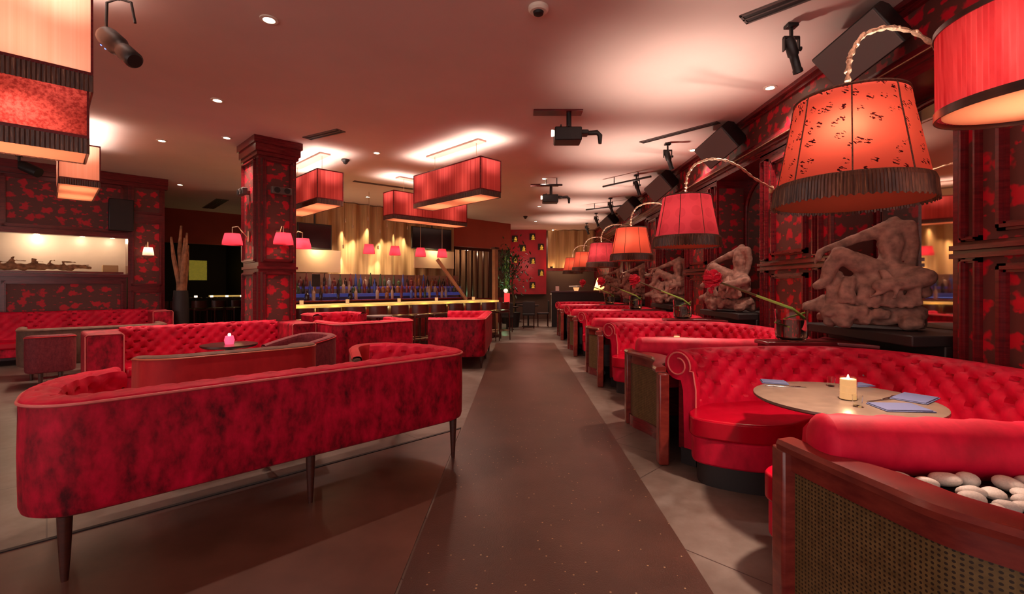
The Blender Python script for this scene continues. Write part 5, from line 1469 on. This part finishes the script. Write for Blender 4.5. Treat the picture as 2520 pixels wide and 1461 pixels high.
for i in range(4):
    obj('cane_stem', MB().tube([(.05 * math.cos(i), .05 * math.sin(i), .3), (.08 * math.cos(i * 2), .08 * math.sin(i * 2), 2.5)], .014, 6), M['stemgreen'], t)
light('POINT', ((1240 - CX) / F * 16.8, 16.8, 1.1), 6, (.5, 1, .5), .05)
# dark cafe tables and chairs
for i, (x, y) in enumerate(((-.35, 15.0), (.35, 16.2), (-.1, 18.2))):
    t = thing('cafe_table', ['dark round cafe table beside the post of the bar', 'dark round cafe table before the crimson wall', 'dark cafe table farthest down the aisle'][i], 'table', (x, y, 0), 0)
    obj('tabletop', MB().lathe([(0, .71), (.36, .71), (.37, .74), (0, .74)], n=28), M['dark'], t)
    obj('pedestal', MB().lathe([(.03, .02), (.03, .71)], n=12, cap0=True, cap1=True), M['dark'], t)
    obj('base', MB().lathe([(0, 0), (.22, 0), (.22, .02), (0, .03)], n=20), M['dark'], t)
def chair(x, y, rz, label):
    t = thing('cafe_chair', label, 'chair', (x, y, 0), rz, 'dark chairs at the far cafe tables')
    obj('seat', MB().box(-.2, .2, -.2, .2, .43, .48), M['dark'], t, .01)
    obj('backrest', MB().box(-.2, .2, -.22, -.18, .5, .88), M['dark'], t, .01)
    for a in (-.17, .17):
        for b in (-.17, .17): obj('leg', MB().tube([(a, b, 0), (a, b, .44)], .014, 6), M['darkwood'], t)
chair(-.35, 14.4, 0, 'dark chair before the cafe table beside the bar post'); chair(.85, 16.2, R(90), 'dark chair at the cafe table before the crimson wall'); chair(.35, 15.6, 0, 'dark chair facing the crimson wall')
t = thing('menu_stand', 'small glowing red stand with white top at the end of the bar', 'stand', ((1249 - CX) / F * 15.0 - .02, 15.05, .745))
obj('panel', MB().box(-.09, .09, -.03, .03, 0, .42), simple('lit_red_panel', (.6, .03, .03), .4, emit=(1, .05, .05), es=.8), t, .01)
obj('globe', MB().ball((-.04, 0, .50), .07, n=8), simple('white_globe', (1, .8, .75), .4, emit=(1, .7, .6), es=1), t)
# partition, host desk and lamps behind the last booth
PX = BC[-1] + 1.9
t = thing('partition', 'low dark wooden partition behind the last booth', 'partition', (0, PX, 0))
obj('panel', MB().box(1.15, 2.94, 0, .12, 0, 1.18), M['dark'], t, smooth=False)
obj('cap_rail', MB().box(1.12, 2.95, -.03, .15, 1.18, 1.23), M['darkwood'], t)
t = thing('host_desk', 'pale host desk at the far end of the aisle', 'desk', (1.42, 18.6, 0))
obj('body', MB().box(-.10, .35, -.2, .2, 0, 1.05), M['white'], t, .008)
obj('top', MB().box(-.14, .4, -.24, .24, 1.05, 1.10), M['white'], t, .006)
obj('sign', MB().box(.06, .20, -.02, .02, 1.10, 1.38), simple('pale_pink_card', (.6, .35, .33), .5), t)
t = thing('cone_lamp', 'glowing cone-shaped table lamp on the partition behind the last booth', 'lamp', ((1478 - CX) / F * PX + .0, PX + .06, 1.23))
M['conelit'] = shade_mat('glowing_cone', (.95, .55, .3), None, .8)
obj('base', MB().lathe([(0, 0), (.06, 0), (.06, .012), (.012, .02), (.012, .06), (0, .06)], n=16), M['dark'], t)
obj('lampshade', MB().lathe([(.23, .02), (.10, .44)], n=28), M['conelit'], t)
obj('bulb', MB().ball((0, 0, .12), .03, n=7), M['bulb'], t)
light('POINT', ((1478 - CX) / F * PX, PX + .06, 1.23 + .2), 12, (1, .62, .32), .03)
t = thing('pedestal_lamp', 'small lamp with flat white disc above a red table beyond the last booth', 'lamp', ((1418 - CX) / F * 18.0, 18.0, 0))
obj('table', MB().lathe([(0, 0), (.3, 0), (.3, 1.02), (0, 1.02)], n=24), simple('red_drum_table', (.3, .01, .015), .4), t)
obj('stem', MB().lathe([(.05, 1.02), (.07, 1.2), (.12, 1.34), (0, 1.34)], n=20), simple('amber_stem', (.8, .4, .2), .4, emit=(1, .4, .15), es=1.0), t)
obj('disc', MB().lathe([(0, 1.36), (.28, 1.36), (.28, 1.40), (0, 1.41)], n=28), simple('pale_disc', (.8, .7, .6), .4), t)
p = (2.2, 18.6); light('POINT', (2.3, 18.7, 1.9), 14, (1, .5, .3), .1)
light('POINT', (.4, 18.6, 2.3), 14, (1, .35, .28), .15)

# ------------------------------------------------------------------ world and view
w = bpy.data.worlds.new('world'); bpy.context.scene.world = w; w.use_nodes = True
w.node_tree.nodes['Background'].inputs[0].default_value = (1, .78, .72, 1); w.node_tree.nodes['Background'].inputs[1].default_value = 1.7
sc = bpy.context.scene
sc.view_settings.view_transform = 'Standard'; sc.view_settings.look = 'None'; sc.view_settings.gamma = 1; sc.view_settings.use_curve_mapping = False
sc.view_settings.exposure = 0.12
try:
    sc.cycles.use_denoising = True; sc.cycles.max_bounces = 8; sc.cycles.diffuse_bounces = 4; sc.cycles.sample_clamp_indirect = 6; sc.cycles.caustics_reflective = False; sc.cycles.caustics_refractive = False
except Exception: pass
